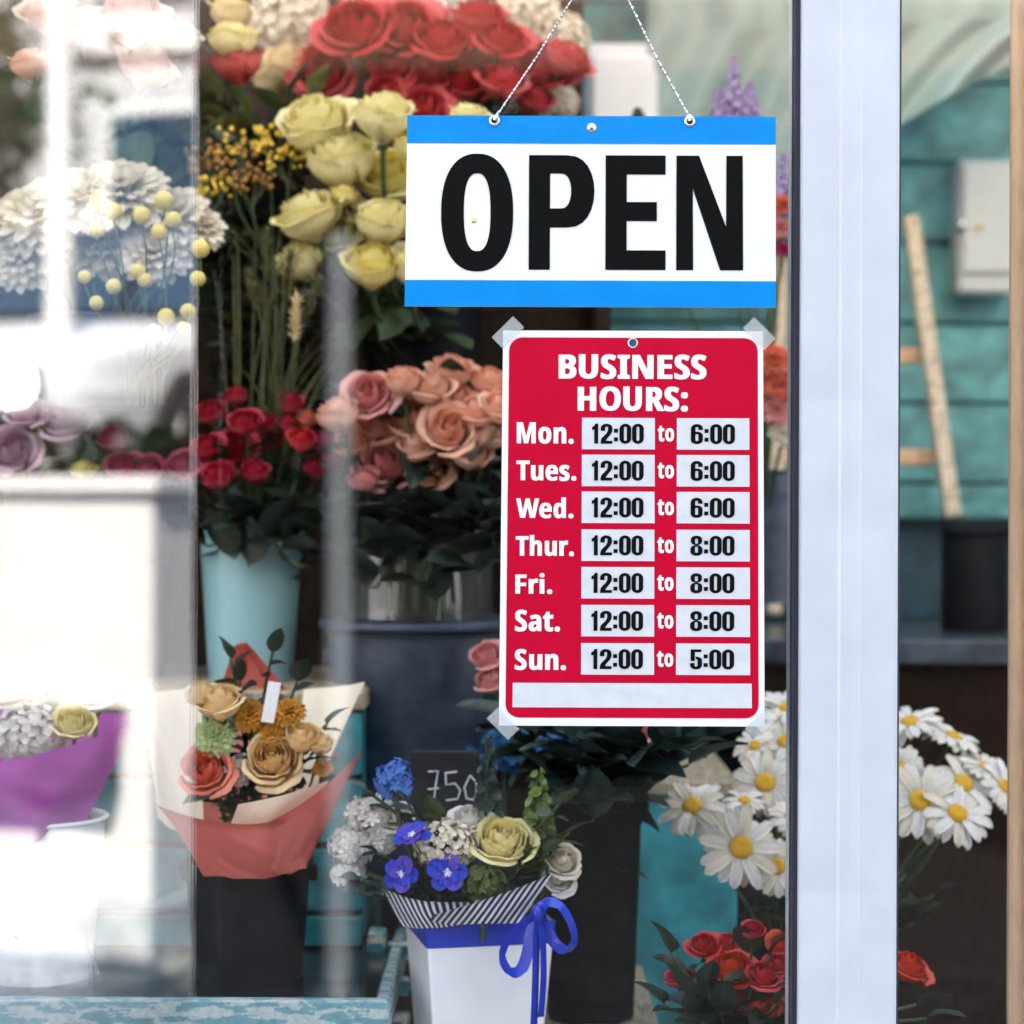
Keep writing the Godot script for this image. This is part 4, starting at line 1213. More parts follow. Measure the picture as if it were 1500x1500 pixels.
# ---------------------------------------------------------------- flowers, upper tier
func upper_flowers() -> void:
	var foot := bucket("black_bucket", 615, 425, 592, 190, 150, -0.62, M.bucket_black, "tall black bucket holding the yellow roses")
	var g := "yellow roses in the tall black bucket"
	for q in [
		[462, 185, 96, 1, 35, -14, "big open yellow rose at the upper left of its bunch"],
		[500, 240, 100, 0, 28, -4, "yellow rose overlapping the big open one below it"],
		[560, 176, 84, 0, 22, 4, "pale yellow rose beside the blue corner of the sign"],
		[613, 215, 78, 0, 25, 10, "yellow rose half hidden by the sign's upper left edge"],
		[567, 262, 90, 1, 40, 6, "round yellow rose left of the sign's letter O"],
		[498, 335, 82, 1, 62, -6, "yellow rose with its heart turned to the glass"],
		[562, 327, 80, 0, 30, 4, "yellow rose just left of the sign's lower half"],
		[545, 392, 82, 0, 32, 2, "lowest yellow rose, above the black bucket"],
		[450, 318, 92, 1, 20, -22, "wide yellow rose behind the feathery grass"],
		[442, 384, 70, 0, 25, -30, "shaded yellow rose leaning left over the grass"],
		[610, 392, 80, 0, 30, 8, "yellow rose behind the lower left corner of the sign"],
		[503, 288, 40, 0, 10, 10, "small yellow rosebud between the larger yellow roses"],
		[684, 178, 60, 0, 15, 12, "yellow rose peeping over the sign's top edge"]]:
		rose(q[0], q[1], q[2], -0.40 - rng.randf() * 0.08, M.yellow if int(q[0]) % 2 else M.yellow_pale, q[3], q[4], q[5], foot + Vector3(rng.randf_range(-0.03, 0.03), 0, rng.randf_range(-0.03, 0.03)), q[6], g, 2)
	foot = bucket("grey_vase", 660, 170, 325, 160, 120, -0.84, M.bucket_blue, "dark blue vase behind the open sign holding red roses", "vase", false)
	g = "red roses at the top of the window"
	for q in [
		[517, 42, 92, 2, 55, -14, "large open red rose under the cream stock, top left"],
		[590, 42, 86, 2, 62, 0, "open red rose second from the left in the top row"],
		[472, 107, 76, 2, 72, -10, "bright red rose facing the glass above the yellow roses"],
		[645, 64, 76, 3, 45, 8, "red rose in the middle of the top row"],
		[697, 28, 74, 1, 30, 6, "tall red rose standing highest among the red ones"],
		[735, 62, 66, 2, 45, 10, "red rose touching the pale hydrangea's left side"],
		[628, 102, 78, 2, 74, 2, "red rose with a clear spiral in the bunch centre"],
		[575, 96, 58, 2, 68, -6, "small red rose left of the spiral-hearted one"],
		[683, 116, 74, 3, 55, 6, "red rose right of the spiral-hearted one"],
		[736, 122, 66, 1, 35, 12, "upright red rose behind the left chain"],
		[790, 98, 82, 3, 48, 18, "broad red rose right of the left chain"],
		[830, 88, 66, 1, 25, 38, "outermost red rose leaning right with a pointed petal"],
		[618, 156, 62, 2, 60, -4, "low red rose just above the sign's blue band"],
		[560, 135, 50, 3, 60, -16, "low red rose beside the pale yellow rose"],
		[778, 146, 56, 1, 30, 20, "low red rose under the broad red one"]]:
		rose(q[0], q[1], q[2], -0.60 - rng.randf() * 0.05, M.red if int(q[0]) % 2 else M.red_pale, q[3], q[4], q[5], foot + Vector3(rng.randf_range(-0.02, 0.02), 0, rng.randf_range(-0.02, 0.02)), q[6], g, 2)
	rose(348, 96, 70, -0.48, M.red, 0, 8, -6, at(560, 322, -0.80), "single red rosebud above the green leaves, left", "", 1)
	for q in [
		[424, 34, 128, M.white_warm, "cream stock head left of the red roses"], [560, 2, 120, M.white_warm, "cream stock head above the open red roses"],
		[640, 12, 96, M.white, "pale stock head between the red roses at the top"], [768, 26, 110, M.white_warm, "cream stock head by the left chain"],
		[816, 56, 92, M.white_warm, "cream stock head at the right end of the red roses"], [455, 76, 66, M.white_warm, "small cream stock tuft above the bright red rose"],
		[812, 150, 70, M.white_warm, "low cream stock head under the right red roses"]]:
		cluster("stock_flower", "stock", q[0], q[1], q[2], -0.70, q[3], 260, at(690, 320, -0.82), q[4], "cream stocks among the red roses", 0.14)
	# cream and blush roses, top left
	for q in [
		[333, 24, 62, M.cream, 0, 15, 6, -0.5, "cream rose at the top left above the red bud"], [338, 62, 70, M.yellow_pale, 0, 12, 0, -0.47, "pale yellow rose right behind the red bud"],
		[424, 100, 74, M.cream, 1, 30, 8, -0.66, "blurred cream rose between the red bud and bright red rose"], [400, 120, 60, M.cream, 0, 20, -10, -0.68, "soft cream rose low behind the red bud"],
		[190, 32, 98, M.blush, 2, 30, 0, -0.34, "large blush rose at the very top left"], [68, 22, 72, M.blush, 1, 35, -10, -0.36, "blush rose in the top left corner"],
		[42, 98, 58, M.peach_pale, 0, 15, -8, -0.34, "small peach rosebud near the left edge"], [212, 100, 80, M.blush, 1, 20, 24, -0.36, "blush rose leaning right below the large one"],
		[110, 40, 64, M.white, 1, 40, -4, -0.40, "white rose between the two blush roses"], [262, 60, 54, M.white_warm, 0, 10, 16, -0.42, "ivory rose near the glass door's edge"]]:
		rose(q[0], q[1], q[2], q[7], q[3], q[4], q[5], q[6], at(230, 322, -0.80), q[8], "pale roses at the top left", 3)
	for q in [[420, 150, 120, 20, M.leaf, "glossy green leaves under the red bud"], [362, 172, 100, -24, M.leaf_light, "light green leaves above the yellow berries"], [318, 150, 130, -30, M.leaf_olive, "olive leaves along the glass door's edge"],
		[452, 140, 110, 30, M.leaf_olive, "olive leaves beside the big yellow rose"], [305, 60, 110, -10, M.leaf_dark, "dark leaves in the top left gap"], [306, 232, 110, -40, M.leaf, "green leaves left of the berries"],
		[210, 170, 150, -14, M.leaf_blue, "grey-green leaves below the blush roses"], [60, 170, 150, 10, M.leaf_blue, "grey-green leaves near the left edge"], [398, 228, 90, 8, M.leaf_dark, "dark leaves behind the yellow berries"], [350, 250, 120, -30, M.leaf_dark, "dark leaves left under the berries"], [440, 262, 90, 30, M.leaf_dark, "dark leaves right of the berries"]]:
		sprig(q[0], q[1], q[2], -0.50, q[3], 8, 0.045, q[4], q[5], "leaf sprays of the upper tier", Vector2(400, 430))
	for q in [[330, 350, -30, M.leaf_dark, "dark leaves under the berries by the door edge"], [380, 340, 10, M.leaf_dark, "dark leaves under the berries, centre"], [430, 420, 20, M.leaf_olive, "olive leaves below the wide yellow rose"], [318, 440, -30, M.leaf_dark, "dark leaves beside the button balls"], [380, 450, 0, M.leaf_olive, "olive leaves among the grass"], [470, 470, 30, M.leaf_dark, "dark leaves left of the black bucket"], [340, 530, -20, M.leaf_dark, "dark leaves above the dark red roses, left"], [410, 530, 10, M.leaf_dark, "dark leaves above the dark red roses, centre"], [465, 545, 30, M.leaf_dark, "dark leaves above the dark red roses, right"]]:
		sprig(q[0], q[1], 130, -0.54, q[2] + 0.0, 14, 0.042, q[3], q[4], "dark leaf sprays behind the grass", Vector2(390, 640))
	# berry sprigs
	for q in [[352, 210, 44, M.berry_yellow, "yellow berry sprig left of the yellow roses"], [395, 200, 40, M.berry_yellow, "topmost bright yellow berry sprig"], [340, 232, 50, M.berry_orange, "orange berry sprig under the yellow ones"], [312, 272, 40, M.berry_yellow, "low yellow berry sprig above the white chrysanthemums"], [368, 262, 46, M.berry_orange, "brown-orange berry sprig in the gap"], [420, 232, 42, M.berry_yellow, "yellow berry sprig touching the yellow roses"], [300, 238, 40, M.berry_orange, "orange berry sprig by the glass door's edge"]]:
		var foot2 := at(400, 440, -0.5)
		var c := at(q[0], q[1], -0.46)
		var o := thing("berry_sprig", q[4], "berries", foot2, "berry sprigs left of the yellow roses")
		var xfs := []
		for i in 34:
			var p := Vector3(rng.randf_range(-1, 1), rng.randf_range(-0.6, 0.6), rng.randf_range(-0.7, 0.7)) * sz(q[2], -0.46) * 0.75
			xfs.append(Transform3D(Basis.from_scale(Vector3.ONE * rng.randf_range(0.0019, 0.0030)), c + p - foot2))
		part("berries", join(S.ball, xfs), q[3], o).set_meta("kind", "stuff")
		for i in 5:
			var e: Vector3 = xfs[i * 6].origin
			part("twig", tube([c - foot2 - Vector3(0, sz(40, -0.46), 0), e], [0.0008, 0.0005], 5), M.stem, o)
		stem_to(o, foot2, c - Vector3(0, sz(40, -0.46), 0), Vector3.UP, 0.0012, M.stem)
	# white chrysanthemums and yellow button balls behind the glass door
	var cf := bucket("blue_bucket", 130, 470, 600, 170, 130, -0.36, M.bucket_blue, "dark blue bucket holding the big white chrysanthemums")
	for q in [[60, 315, 150, 50, -14, "white chrysanthemum second from the left edge"], [10, 330, 130, 45, -30, "white chrysanthemum cut by the left edge"], [110, 290, 140, 40, -4, "white chrysanthemum in the back row, centre"], [178, 280, 150, 38, 4, "highest white chrysanthemum in its bunch"], [250, 318, 140, 45, 16, "white chrysanthemum beside the glass door's edge"], [150, 345, 140, 70, 0, "white chrysanthemum lowest at the front"], [290, 330, 90, 40, 30, "small white chrysanthemum at the right end"], [30, 375, 110, 70, -24, "white chrysanthemum drooping at the lower left"], [225, 370, 110, 65, 14, "white chrysanthemum behind the yellow button balls"]]:
		mum(q[0], q[1], q[2], -0.30 - rng.randf() * 0.05, M.white_warm, q[3], q[4], cf + Vector3(rng.randf_range(-0.02, 0.02), 0, rng.randf_range(-0.02, 0.02)), q[5], "white chrysanthemums at the left")
	var k := 0
	for q in [[142, 298, 26], [165, 312, 26], [238, 296, 30], [206, 318, 28], [252, 324, 26], [140, 340, 24], [232, 342, 26], [200, 400, 24], [210, 412, 22], [165, 422, 24], [122, 408, 20], [242, 466, 26], [274, 458, 24], [224, 490, 26], [140, 446, 22], [268, 482, 20], [288, 410, 24], [292, 366, 28]]:
		var foot3 := at(215 + rng.randf_range(-30, 30), 596, -0.24)
		var c := at(q[0], q[1], -0.20)
		var o := thing("button_ball", ["highest yellow button ball, left, before the white chrysanthemums", "yellow button ball second highest on the left", "largest yellow button ball, before the right chrysanthemum", "yellow button ball left below the largest one", "yellow button ball right below the largest one", "yellow button ball on the left, level with the white blooms", "yellow button ball just under the upper trio", "yellow button ball of the middle pair, upper one", "yellow button ball of the middle pair, lower one", "yellow button ball left under the middle pair", "leftmost small yellow button ball", "pale yellow button ball above the lowest one", "yellow button ball near the door edge, low", "lowest and brightest yellow button ball", "small yellow button ball low on the left", "small yellow button ball by the door edge, lowest there", "yellow button ball right of the door edge, lower one", "yellow button ball right of the door edge, upper one"][k], "button ball", foot3, "yellow button balls on thin stems")
		var r := sz(q[2], -0.20) / 2
		part("head", lathe([Vector2(0.0, r), Vector2(r * 0.5, r * 0.87), Vector2(r * 0.87, r * 0.5), Vector2(r, 0.0), Vector2(r * 0.87, -r * 0.5), Vector2(r * 0.5, -r * 0.87), Vector2(0.0, -r)], 18), M.craspedia, o, Transform3D(Basis(), c - foot3))
		stem_to(o, foot3, c - Vector3(0, r * 0.9, 0), Vector3(-0.25, 0.95, 0).normalized(), 0.0009, M.stem)
		k += 1
	# long grass arching from one pot, feathery plumes in it
	var gf := at(380, 800, -0.47)
	var gr := thing("grass_bunch", "long arching grass blades between white and yellow blooms", "grass", gf)
	for i in 26:
		var x := rng.randf_range(292, 640)
		var y := rng.randf_range(330, 560) if i > 14 else rng.randf_range(320, 420)
		if x > 480: y = rng.randf_range(470, 600)
		var tip := at(x, y, -0.47 + rng.randf_range(-0.06, 0.08)) - gf
		var pts := bend(Vector3(rng.randf_range(-0.03, 0.03), -0.02, rng.randf_range(-0.01, 0.01)), Vector3(0.03 * rng.randf_range(-1, 1), 0.16, -0.02), tip, Vector3(-tip.x * 0.3, 0.03 + 0.06 * rng.randf(), -0.02), 14)
		var w := rng.randf_range(0.0008, 0.0018)
		var nn := pts.size() - 1
		part("blade", surf(2, nn, func(a: float, b: float) -> Vector3:
			var p: Vector3 = pts[int(round(b * nn))]
			return p + Vector3((a - 0.5) * 2.0 * w * (1.0 - 0.85 * b * b), 0, 0.35 * w * (a - 0.5) * (1.0 if i % 2 else -1.0) * 2.0)), M.grass if i % 3 else M.leaf_olive, gr)
	for q in [[392, 372, 60, 24, -10, "feathery grass plume highest of its group"], [420, 410, 70, 28, 8, "broad feathery grass plume below the yellow roses"], [432, 470, 64, 24, 4, "straw-coloured grass plume hanging lowest"], [370, 430, 60, 22, -16, "slim feathery grass plume on the left"], [455, 440, 60, 22, 18, "slim feathery grass plume on the right"]]:
		var foot4 := at(380, 790, -0.47)
		var c := at(q[0], q[1], -0.34)
		var o := thing("grass_plume", q[5], "grass", foot4, "feathery grass plumes")
		var xfs := []
		var ax := axis_of(10, q[4])
		for i in 260:
			var t := rng.randf()
			var dir := (ax + Vector3(rng.randfn(), rng.randfn(), rng.randfn()) * 0.55).normalized()
			xfs.append(Transform3D(up_basis(dir, rng.randf() * TAU).scaled_local(Vector3(0.0010, sz(q[3], -0.34) * rng.randf_range(0.5, 0.9), 0.0010)), c + ax * (t - 0.5) * sz(q[2], -0.34) - foot4))
		part("plume", join(S.blade, xfs), M.leaf_olive if q[1] < 460 else M.cream, o).set_meta("kind", "stuff")
		stem_to(o, foot4, c - ax * sz(q[2], -0.34) * 0.5, ax, 0.0011, M.stem)

# ---------------------------------------------------------------- middle tier
func middle_flowers() -> void:
	var foot := bucket("pale_teal_bucket", 368, 782, 1000, 150, 122, -0.46, M.bucket_teal, "pale teal bucket holding the dark red roses", "bucket", false)
	for q in [
		[310, 606, 40, 40, M.dark_red, "dark red rose beside the glass door's edge, upper"], [346, 584, 34, 20, M.dark_red, "highest dark red rosebud on the left"], [358, 622, 46, 40, M.dark_red, "dark red rose under the highest left bud"], [388, 622, 34, 30, M.dark_red, "dark red rose left of the bunch centre"],
		[424, 594, 36, 20, M.dark_red, "pointed dark red bud, highest on the right"], [305, 656, 42, 40, M.dark_red, "dark red rose beside the glass door's edge, lower"], [345, 660, 56, 50, M.dark_red, "largest dark red rose, front of the bunch"], [398, 648, 38, 40, M.dark_red, "dark red rose right of the largest one"],
		[420, 622, 36, 20, M.dark_red, "dark red rose under the pointed bud"], [448, 616, 32, 20, M.coral, "small orange rosebud among the dark red roses"], [442, 648, 42, 30, M.red, "brighter red rose at the bunch's right side"], [374, 694, 42, 30, M.dark_red, "shaded dark red rose low in the middle"],
		[320, 702, 46, 40, M.dark_red, "dark red rose lowest on the left"], [474, 652, 38, 30, M.magenta, "pinkish red rose near the peach roses, upper"], [488, 672, 40, 40, M.magenta, "pinkish red rose near the peach roses, lower"], [288, 690, 40, 30, M.dark_red, "dark red rose crossing the glass door's edge"], [462, 690, 38, 20, M.dark_red, "shaded dark red rose low on the right"]]:
		rose(q[0], q[1], q[2], -0.42 + rng.randf_range(-0.03, 0.04), q[4], int(q[0]) % 2, q[3], (q[0] - 375) * 0.16, foot + Vector3(rng.randf_range(-0.02, 0.02), 0, rng.randf_range(-0.02, 0.02)), q[5], "roses in the pale teal bucket", 5, M.leaf_dark)
	for q in [[300, 800, -40], [340, 818, -20], [365, 830, 10], [420, 790, 40], [446, 830, 60], [455, 760, 50], [395, 800, 20]]:
		sprig(q[0], q[1], 90, -0.39, q[2] + 0.0, 3, 0.055, M.leaf_dark, "drooping dark leaves over the pale teal bucket, %s" % ["by the door edge", "left of the middle", "lowest in the middle", "upper right", "lowest right", "highest right", "right of the middle"][[300, 340, 365, 420, 446, 455, 395].find(q[0])], "leaves over the pale teal bucket", Vector2(368, 770))
	foot = bucket("dark_pail", 140, 720, 995, 260, 200, -0.48, M.bucket_black, "dark pail behind the glass door holding mauve and magenta roses")
	for q in [[20, 662, 62, 68, M.mauve, "mauve rose at the left edge facing the glass"], [96, 618, 64, 50, M.mauve, "mauve rose right of the edge one"], [38, 606, 54, 40, M.mauve, "mauve rose highest at the left edge"], [165, 646, 40, 40, M.magenta, "magenta rose highest behind the glass door"], [182, 690, 50, 50, M.magenta, "magenta rose low behind the glass door"], [216, 692, 46, 50, M.magenta, "magenta rose between two others, low"], [268, 684, 46, 45, M.magenta, "magenta rose nearest the glass door's edge"], [122, 692, 34, 20, M.yellow, "lone yellowish bud below the mauve roses"]]:
		rose(q[0], q[1], q[2], -0.40, q[4], 2 if q[4] == M.mauve else 1, q[3], 0, foot + Vector3(rng.randf_range(-0.04, 0.04), 0, 0), q[5], "roses behind the glass door", 4, M.leaf_dark)
	# peach roses in a glass cylinder on a big blue-grey tub
	var tub_top := 925.0
	var tf := bucket("mesh_tub", 612, tub_top, 1290, 262, 196, -0.44, M.bucket_blue, "big blue-grey tub carrying the glass vase of peach roses", "tub")
	var lid_y := at(0, tub_top, -0.44).y
	var lid := thing("tub_lid", "flat blue-grey lid lying on the big tub", "lid", Vector3(tf.x, lid_y + 0.003, -0.44))
	part("lid", lathe([Vector2(0.0, 0.0), Vector2(sz(140, -0.44), 0.0), Vector2(sz(144, -0.44), 0.002), Vector2(sz(144, -0.44), 0.008), Vector2(sz(138, -0.44), 0.011), Vector2(0.0, 0.011)], 56), M.bucket_blue, lid)
	var vf := Vector3(tf.x, lid_y + 0.0145, -0.44)
	var vase := thing("glass_vase", "clear glass cylinder vase holding the peach roses", "vase", vf)
	var vr := sz(112, -0.44)
	var vh := at(0, 738, -0.44).y - vf.y
	part("wall", lathe([Vector2(0.0, 0.0), Vector2(vr, 0.0), Vector2(vr, 0.0), Vector2(vr, vh)], 48), M.vase, vase)
	part("lip", ring_mesh(vr, 0.0015, 48, 6), M.vase, vase, Transform3D(Basis(), Vector3(0, vh, 0)))
	foot = vf + Vector3(0, 0.006, 0)
	for q in [
		[540, 580, 62, 62, M.pink, 2, "rosy peach rose at the upper left of the bunch"], [590, 562, 52, 20, M.peach, 0, "peach rose behind the rosy one"], [555, 618, 62, 60, M.peach, 2, "peach rose under the rosy one"], [605, 612, 64, 62, M.peach, 3, "deep peach rose with tight spiral heart"],
		[660, 546, 64, 18, M.peach, 1, "highest peach rose, seen from its side"], [716, 562, 56, 25, M.peach, 1, "peach rose beside the hours sign's upper left"], [632, 572, 58, 30, M.peach_pale, 1, "pale peach rose in the back centre"], [664, 590, 60, 45, M.peach, 2, "peach rose in the bunch's middle right"],
		[658, 630, 66, 66, M.peach, 3, "peach rose with open heart, right of the centre"], [702, 606, 60, 30, M.peach, 1, "peach rose near the sign, second row"], [496, 612, 60, 15, M.peach_pale, 0, "palest peach rose, standing apart on the left"], [566, 682, 72, 62, M.pink, 2, "lowest peach rose, large and facing the glass"],
		[532, 706, 42, 30, M.pink, 0, "small pink petalled rose beside the lowest one"], [716, 640, 52, 20, M.peach_pale, 1, "pale peach rose touching the hours sign"], [612, 656, 52, 35, M.peach_pale, 1, "shaded peach rose under the spiral-hearted one"], [690, 668, 54, 35, M.peach_pale, 1, "low peach rose beside the hours sign"], [520, 650, 54, 35, M.peach, 1, "peach rose between the palest and the lowest one"], [628, 690, 56, 45, M.peach, 2, "low peach rose right of the lowest one"], [735, 600, 56, 30, M.peach, 1, "peach rose half behind the hours sign"]]:
		rose(q[0], q[1], q[2] * 1.02, -0.40 + rng.randf_range(-0.04, 0.02), q[4], q[5], q[3], (q[0] - 620) * 0.12, foot + Vector3(rng.randf_range(-0.03, 0.03), 0, rng.randf_range(-0.03, 0.03)), q[6], "peach roses in the glass vase", 4, M.leaf_dark)
	for q in [[520, 790, -40], [560, 820, -20], [610, 830, 0], [640, 880, 10], [690, 780, 30], [720, 770, 40], [700, 840, 35], [590, 780, -10], [660, 800, 15], [540, 860, -25], [735, 820, 45]]:
		sprig(q[0], q[1], 90, -0.345, q[2] + 0.0, 6, 0.052, M.leaf_dark, "dark rose leaves under the peach roses, %s" % ["far left", "left of the middle", "low in the middle", "lowest of all", "right, near the sign", "highest right", "low right by the sign", "high in the middle", "right of the middle", "low left", "lowest by the sign"][[520, 560, 610, 640, 690, 720, 700, 590, 660, 540, 735].find(q[0])], "leaves under the peach roses", Vector2(620, 752))
	# coral and lilac flowers seen right of the signs
	var cc := bucket("blue_pail", 1120, 690, 880, 150, 120, -0.80, M.bucket_blue, "blue pail right of the hours sign holding coral flowers")
	for q in [[1132, 522, 60, M.coral, "coral carnation right of the sign's top corner"], [1142, 560, 56, M.coral, "coral carnation under the topmost one"], [1136, 596, 54, M.pink, "pink carnation below the coral ones"], [1148, 630, 46, M.white_warm, "pale carnation lowest beside the post"], [1100, 560, 56, M.coral, "coral carnation mostly behind the hours sign"]]:
		mum(q[0], q[1], q[2], -0.62, q[3], 50, 4, cc, q[4], "carnations beside the hours sign", "carnation", "carnation")
	for q in [[1142, 330, 44, M.pink, "dusky pink bloom at the open sign's right edge"], [1146, 296, 40, M.coral, "coral bloom beside the sign's letter N"], [1148, 362, 34, M.magenta, "dark pink bloom low beside the open sign"]]:
		mum(q[0], q[1], q[2], -0.66, q[3], 45, 6, cc, q[4], "blooms between open sign and post", "carnation", "carnation")
	for q in [[1072, 80, 110, "lilac flower spike tallest above the sign"], [1050, 130, 90, "lilac flower spike left of the tallest"], [1096, 120, 80, "lilac flower spike right of the tallest"], [1146, 225, 100, "lilac flower spike beside the open sign's corner"], [932, 160, 40, "thin dark spike tip above the sign's middle"]]:
		var tip := at(q[0], q[1], -0.68)
		var o := thing("flower_spike", q[3], "flower spike", cc, "lilac spikes above the open sign")
		var xfs := []
		for i in 44:
			var t := float(i) / 44.0
			var dir := Vector3(cos(2.4 * i), 0.4, sin(2.4 * i))
			xfs.append(Transform3D(up_basis(dir, i).scaled_local(Vector3.ONE * lerpf(0.003, 0.0075, t)), tip - Vector3(0, sz(q[2], -0.68) * t, 0) + dir * lerpf(0.002, 0.013, t) * rng.randf_range(0.6, 1.4) - cc))
		part("florets", join(S.star, xfs), M.lilac if q[2] > 50 else M.leaf_dark, o).set_meta("kind", "stuff")
		stem_to(o, cc, tip, Vector3.UP, 0.0012, M.stem)

# ---------------------------------------------------------------- lower tier
func lower_flowers() -> void:
	# bouquet in salmon and cream paper standing in a small black pot on the table
	var yb := at(0, 1472, -0.10).y
	var zc := -0.205
	var bp := at(366, 1445, zc)
	var foot := bucket("black_pot", 366, 1262, 750.0 + (CAM_Y - yb) * PPM * CAM_Z / (CAM_Z - zc), 182, 158, zc, M.bucket_black, "small black pot standing on the black table top", "pot", true)
	var o := thing("paper_wrap", "salmon and cream paper wrapped round the bouquet in the pot", "wrapping paper", foot)
	sheet(o, "paper_sheet", [[306, 1235, -0.26], [450, 1235, -0.26], [470, 1090, -0.30], [250, 1100, -0.30]], Vector3(0, 0.02, -0.02), M.paper_salmon, foot)
	sheet(o, "paper_sheet", [[290, 1110, -0.31], [500, 1110, -0.31], [362, 945, -0.33], [344, 948, -0.33]], Vector3(0, 0.0, -0.03), M.paper_salmon, foot, 0.004)
	sheet(o, "paper_sheet", [[425, 1240, -0.22], [450, 1180, -0.25], [536, 1000, -0.27], [445, 1012, -0.29]], Vector3(0.012, 0, -0.01), M.paper_cream, foot, 0.002)
	sheet(o, "paper_sheet", [[232, 1200, -0.25], [300, 1240, -0.22], [296, 1010, -0.27], [210, 1020, -0.26]], Vector3(-0.01, 0, -0.005), M.paper_cream, foot, 0.002)
	sheet(o, "paper_sheet", [[322, 1258, -0.15], [430, 1240, -0.14], [482, 1145, -0.13], [350, 1180, -0.11]], Vector3(0, 0, 0.02), M.paper_cream, foot, 0.0015)
	sheet(o, "paper_sheet", [[300, 1285, -0.14], [450, 1275, -0.15], [420, 1200, -0.105], [230, 1175, -0.13]], Vector3(0, -0.004, 0.03), M.paper_salmon, foot, 0.0034, 0.006)
	sheet(o, "paper_sheet", [[395, 1280, -0.13], [452, 1268, -0.17], [533, 1096, -0.15], [378, 1212, -0.10]], Vector3(0.004, -0.004, 0.02), M.paper_salmon, foot, 0.003, 0.004)
	for q in [
		[322, 1032, 64, 22, M.cream_peach, 1, "apricot rose at the top left of the salmon bouquet"], [402, 1114, 74, 60, M.cream_peach, 3, "large apricot rose at the salmon bouquet's centre"], [446, 1084, 52, 30, M.cream_peach, 0, "apricot rosebud right of the centre rose"],
		[304, 1132, 64, 55, M.coral, 2, "coral red rose low at the salmon bouquet's left"], [470, 1092, 40, 20, M.cream_peach, 0, "apricot bud by the cream paper flap"], [296, 1020, 44, 20, M.cream, 1, "cream rose crossing the door's edge in the salmon bouquet"]]:
		rose(q[0], q[1], q[2], -0.185, q[4], q[5], q[3], (q[0] - 380) * 0.12, foot, q[6], "roses in the salmon bouquet", 2, M.leaf)
	for q in [[366, 1048, 54, M.gold, 62, "golden button chrysanthemum left of the white card"], [424, 1042, 52, M.gold, 45, "golden button chrysanthemum right of the white card"], [402, 1076, 50, M.gold, 55, "golden button chrysanthemum above the centre rose"], [316, 1078, 68, M.green_white, 60, "pale green chrysanthemum at the bouquet's left"], [354, 1126, 54, M.white, 55, "white button chrysanthemum left of the centre rose"], [474, 1124, 34, M.gold, 40, "golden bud beside the salmon paper edge"]]:
		mum(q[0], q[1], q[2], -0.19, q[3], q[4], 0, foot, q[5], "small chrysanthemums in the salmon bouquet", "button_chrysanthemum")
	for q in [[338, 968, 60, -12, "dark sprig sticking up at the bouquet's back left"], [400, 958, 80, 16, "longest dark sprig above the white card"], [352, 1000, 60, 4, "dark sprig between the apricot roses"], [436, 1000, 50, 20, "dark sprig by the pink paper"], [480, 1062, 60, 40, "dark sprig touching the cream flap"], [335, 1100, 50, -20, "green sprig beside the pale green bloom"], [456, 1110, 60, 50, "green sprig low at the bouquet's right"], [372, 1090, 50, 0, "green sprig in the bouquet's middle"], [318, 1165, 50, -30, "green sprig above the front paper"], [430, 1140, 60, 60, "green sprig under the apricot bud"]]:
		sprig(q[0], q[1], q[2], -0.20, q[3], 11, 0.024, M.leaf if q[1] > 1050 else M.leaf_dark, q[4], "greenery in the salmon bouquet", Vector2(375, 1250))
	var card := part("gift_card", cbox(Vector3(sz(19, -0.18), sz(60, -0.18), 0.0008), 0.0002), M.card, self, Transform3D(Basis(Vector3(0, 0, 1), -0.18) * Basis(Vector3.UP, 0.3), at(398, 1030, -0.18)))
	tag(card, "small white card stuck in the salmon bouquet", "card")
	# purple bouquet behind the glass door
	foot = Vector3(at(60, 1300, -0.2).x, yb, -0.2)
	var pv := bucket("grey_pot", 60, 1200, 750.0 + (CAM_Y - yb) * PPM * CAM_Z / (CAM_Z + 0.2), 190, 150, -0.2, M.white_box, "white pot under the purple wrapped bouquet", "pot", false)
	o = thing("paper_wrap", "purple paper collar round the white hydrangea bouquet", "wrapping paper", pv)
	sheet(o, "paper_sheet", [[-40, 1230, -0.17], [120, 1220, -0.17], [200, 1062, -0.17], [-120, 1120, -0.17]], Vector3(0, -0.01, 0.04), M.paper_purple, pv, 0.003)
	sheet(o, "paper_sheet", [[-10, 1210, -0.23], [120, 1210, -0.23], [190, 1050, -0.30], [-80, 1040, -0.30]], Vector3(0, 0.0, -0.02), M.paper_purple, pv, 0.003)
	cluster("hydrangea", "hydrangea", 45, 1080, 112, -0.18, M.white, 380, pv, "white hydrangea head in the purple paper", "", 0.12)
	rose(110, 1064, 54, -0.17, M.yellow_pale, 1, 40, 10, pv, "pale yellow rose in the purple bouquet", "", 2)
	for q in [[66, 985, 80, M.white_warm, 30, "cream white rose above the purple bouquet, left"], [138, 1018, 72, M.white, 25, "cream white rose above the purple bouquet, right"], [16, 1012, 66, M.white_warm, 35, "cream white rose at the left edge over the purple bouquet"]]:
		rose(q[0], q[1], q[2], -0.24, q[3], 2, q[4], 0, pv, q[5], "cream roses over the purple bouquet", 2)
	# something wrapped in cellophane at the left of the table
	o = thing("cellophane_parcel", "crinkled cellophane parcel of dark leaves on the table", "parcel", Vector3(at(40, 0, -0.18).x, yb + 0.001, -0.18))
	part("cellophane", surf(36, 22, func(a: float, b: float) -> Vector3:
		var r := lerpf(0.062, 0.030, b) * (1.0 + 0.10 * sin(a * TAU * 5.0 + b * 3.0) + 0.05 * sin(a * TAU * 11.0 - b * 8.0))
		return Vector3(r * cos(a * TAU), b * 0.105, r * 0.7 * sin(a * TAU))), M.cello, o)
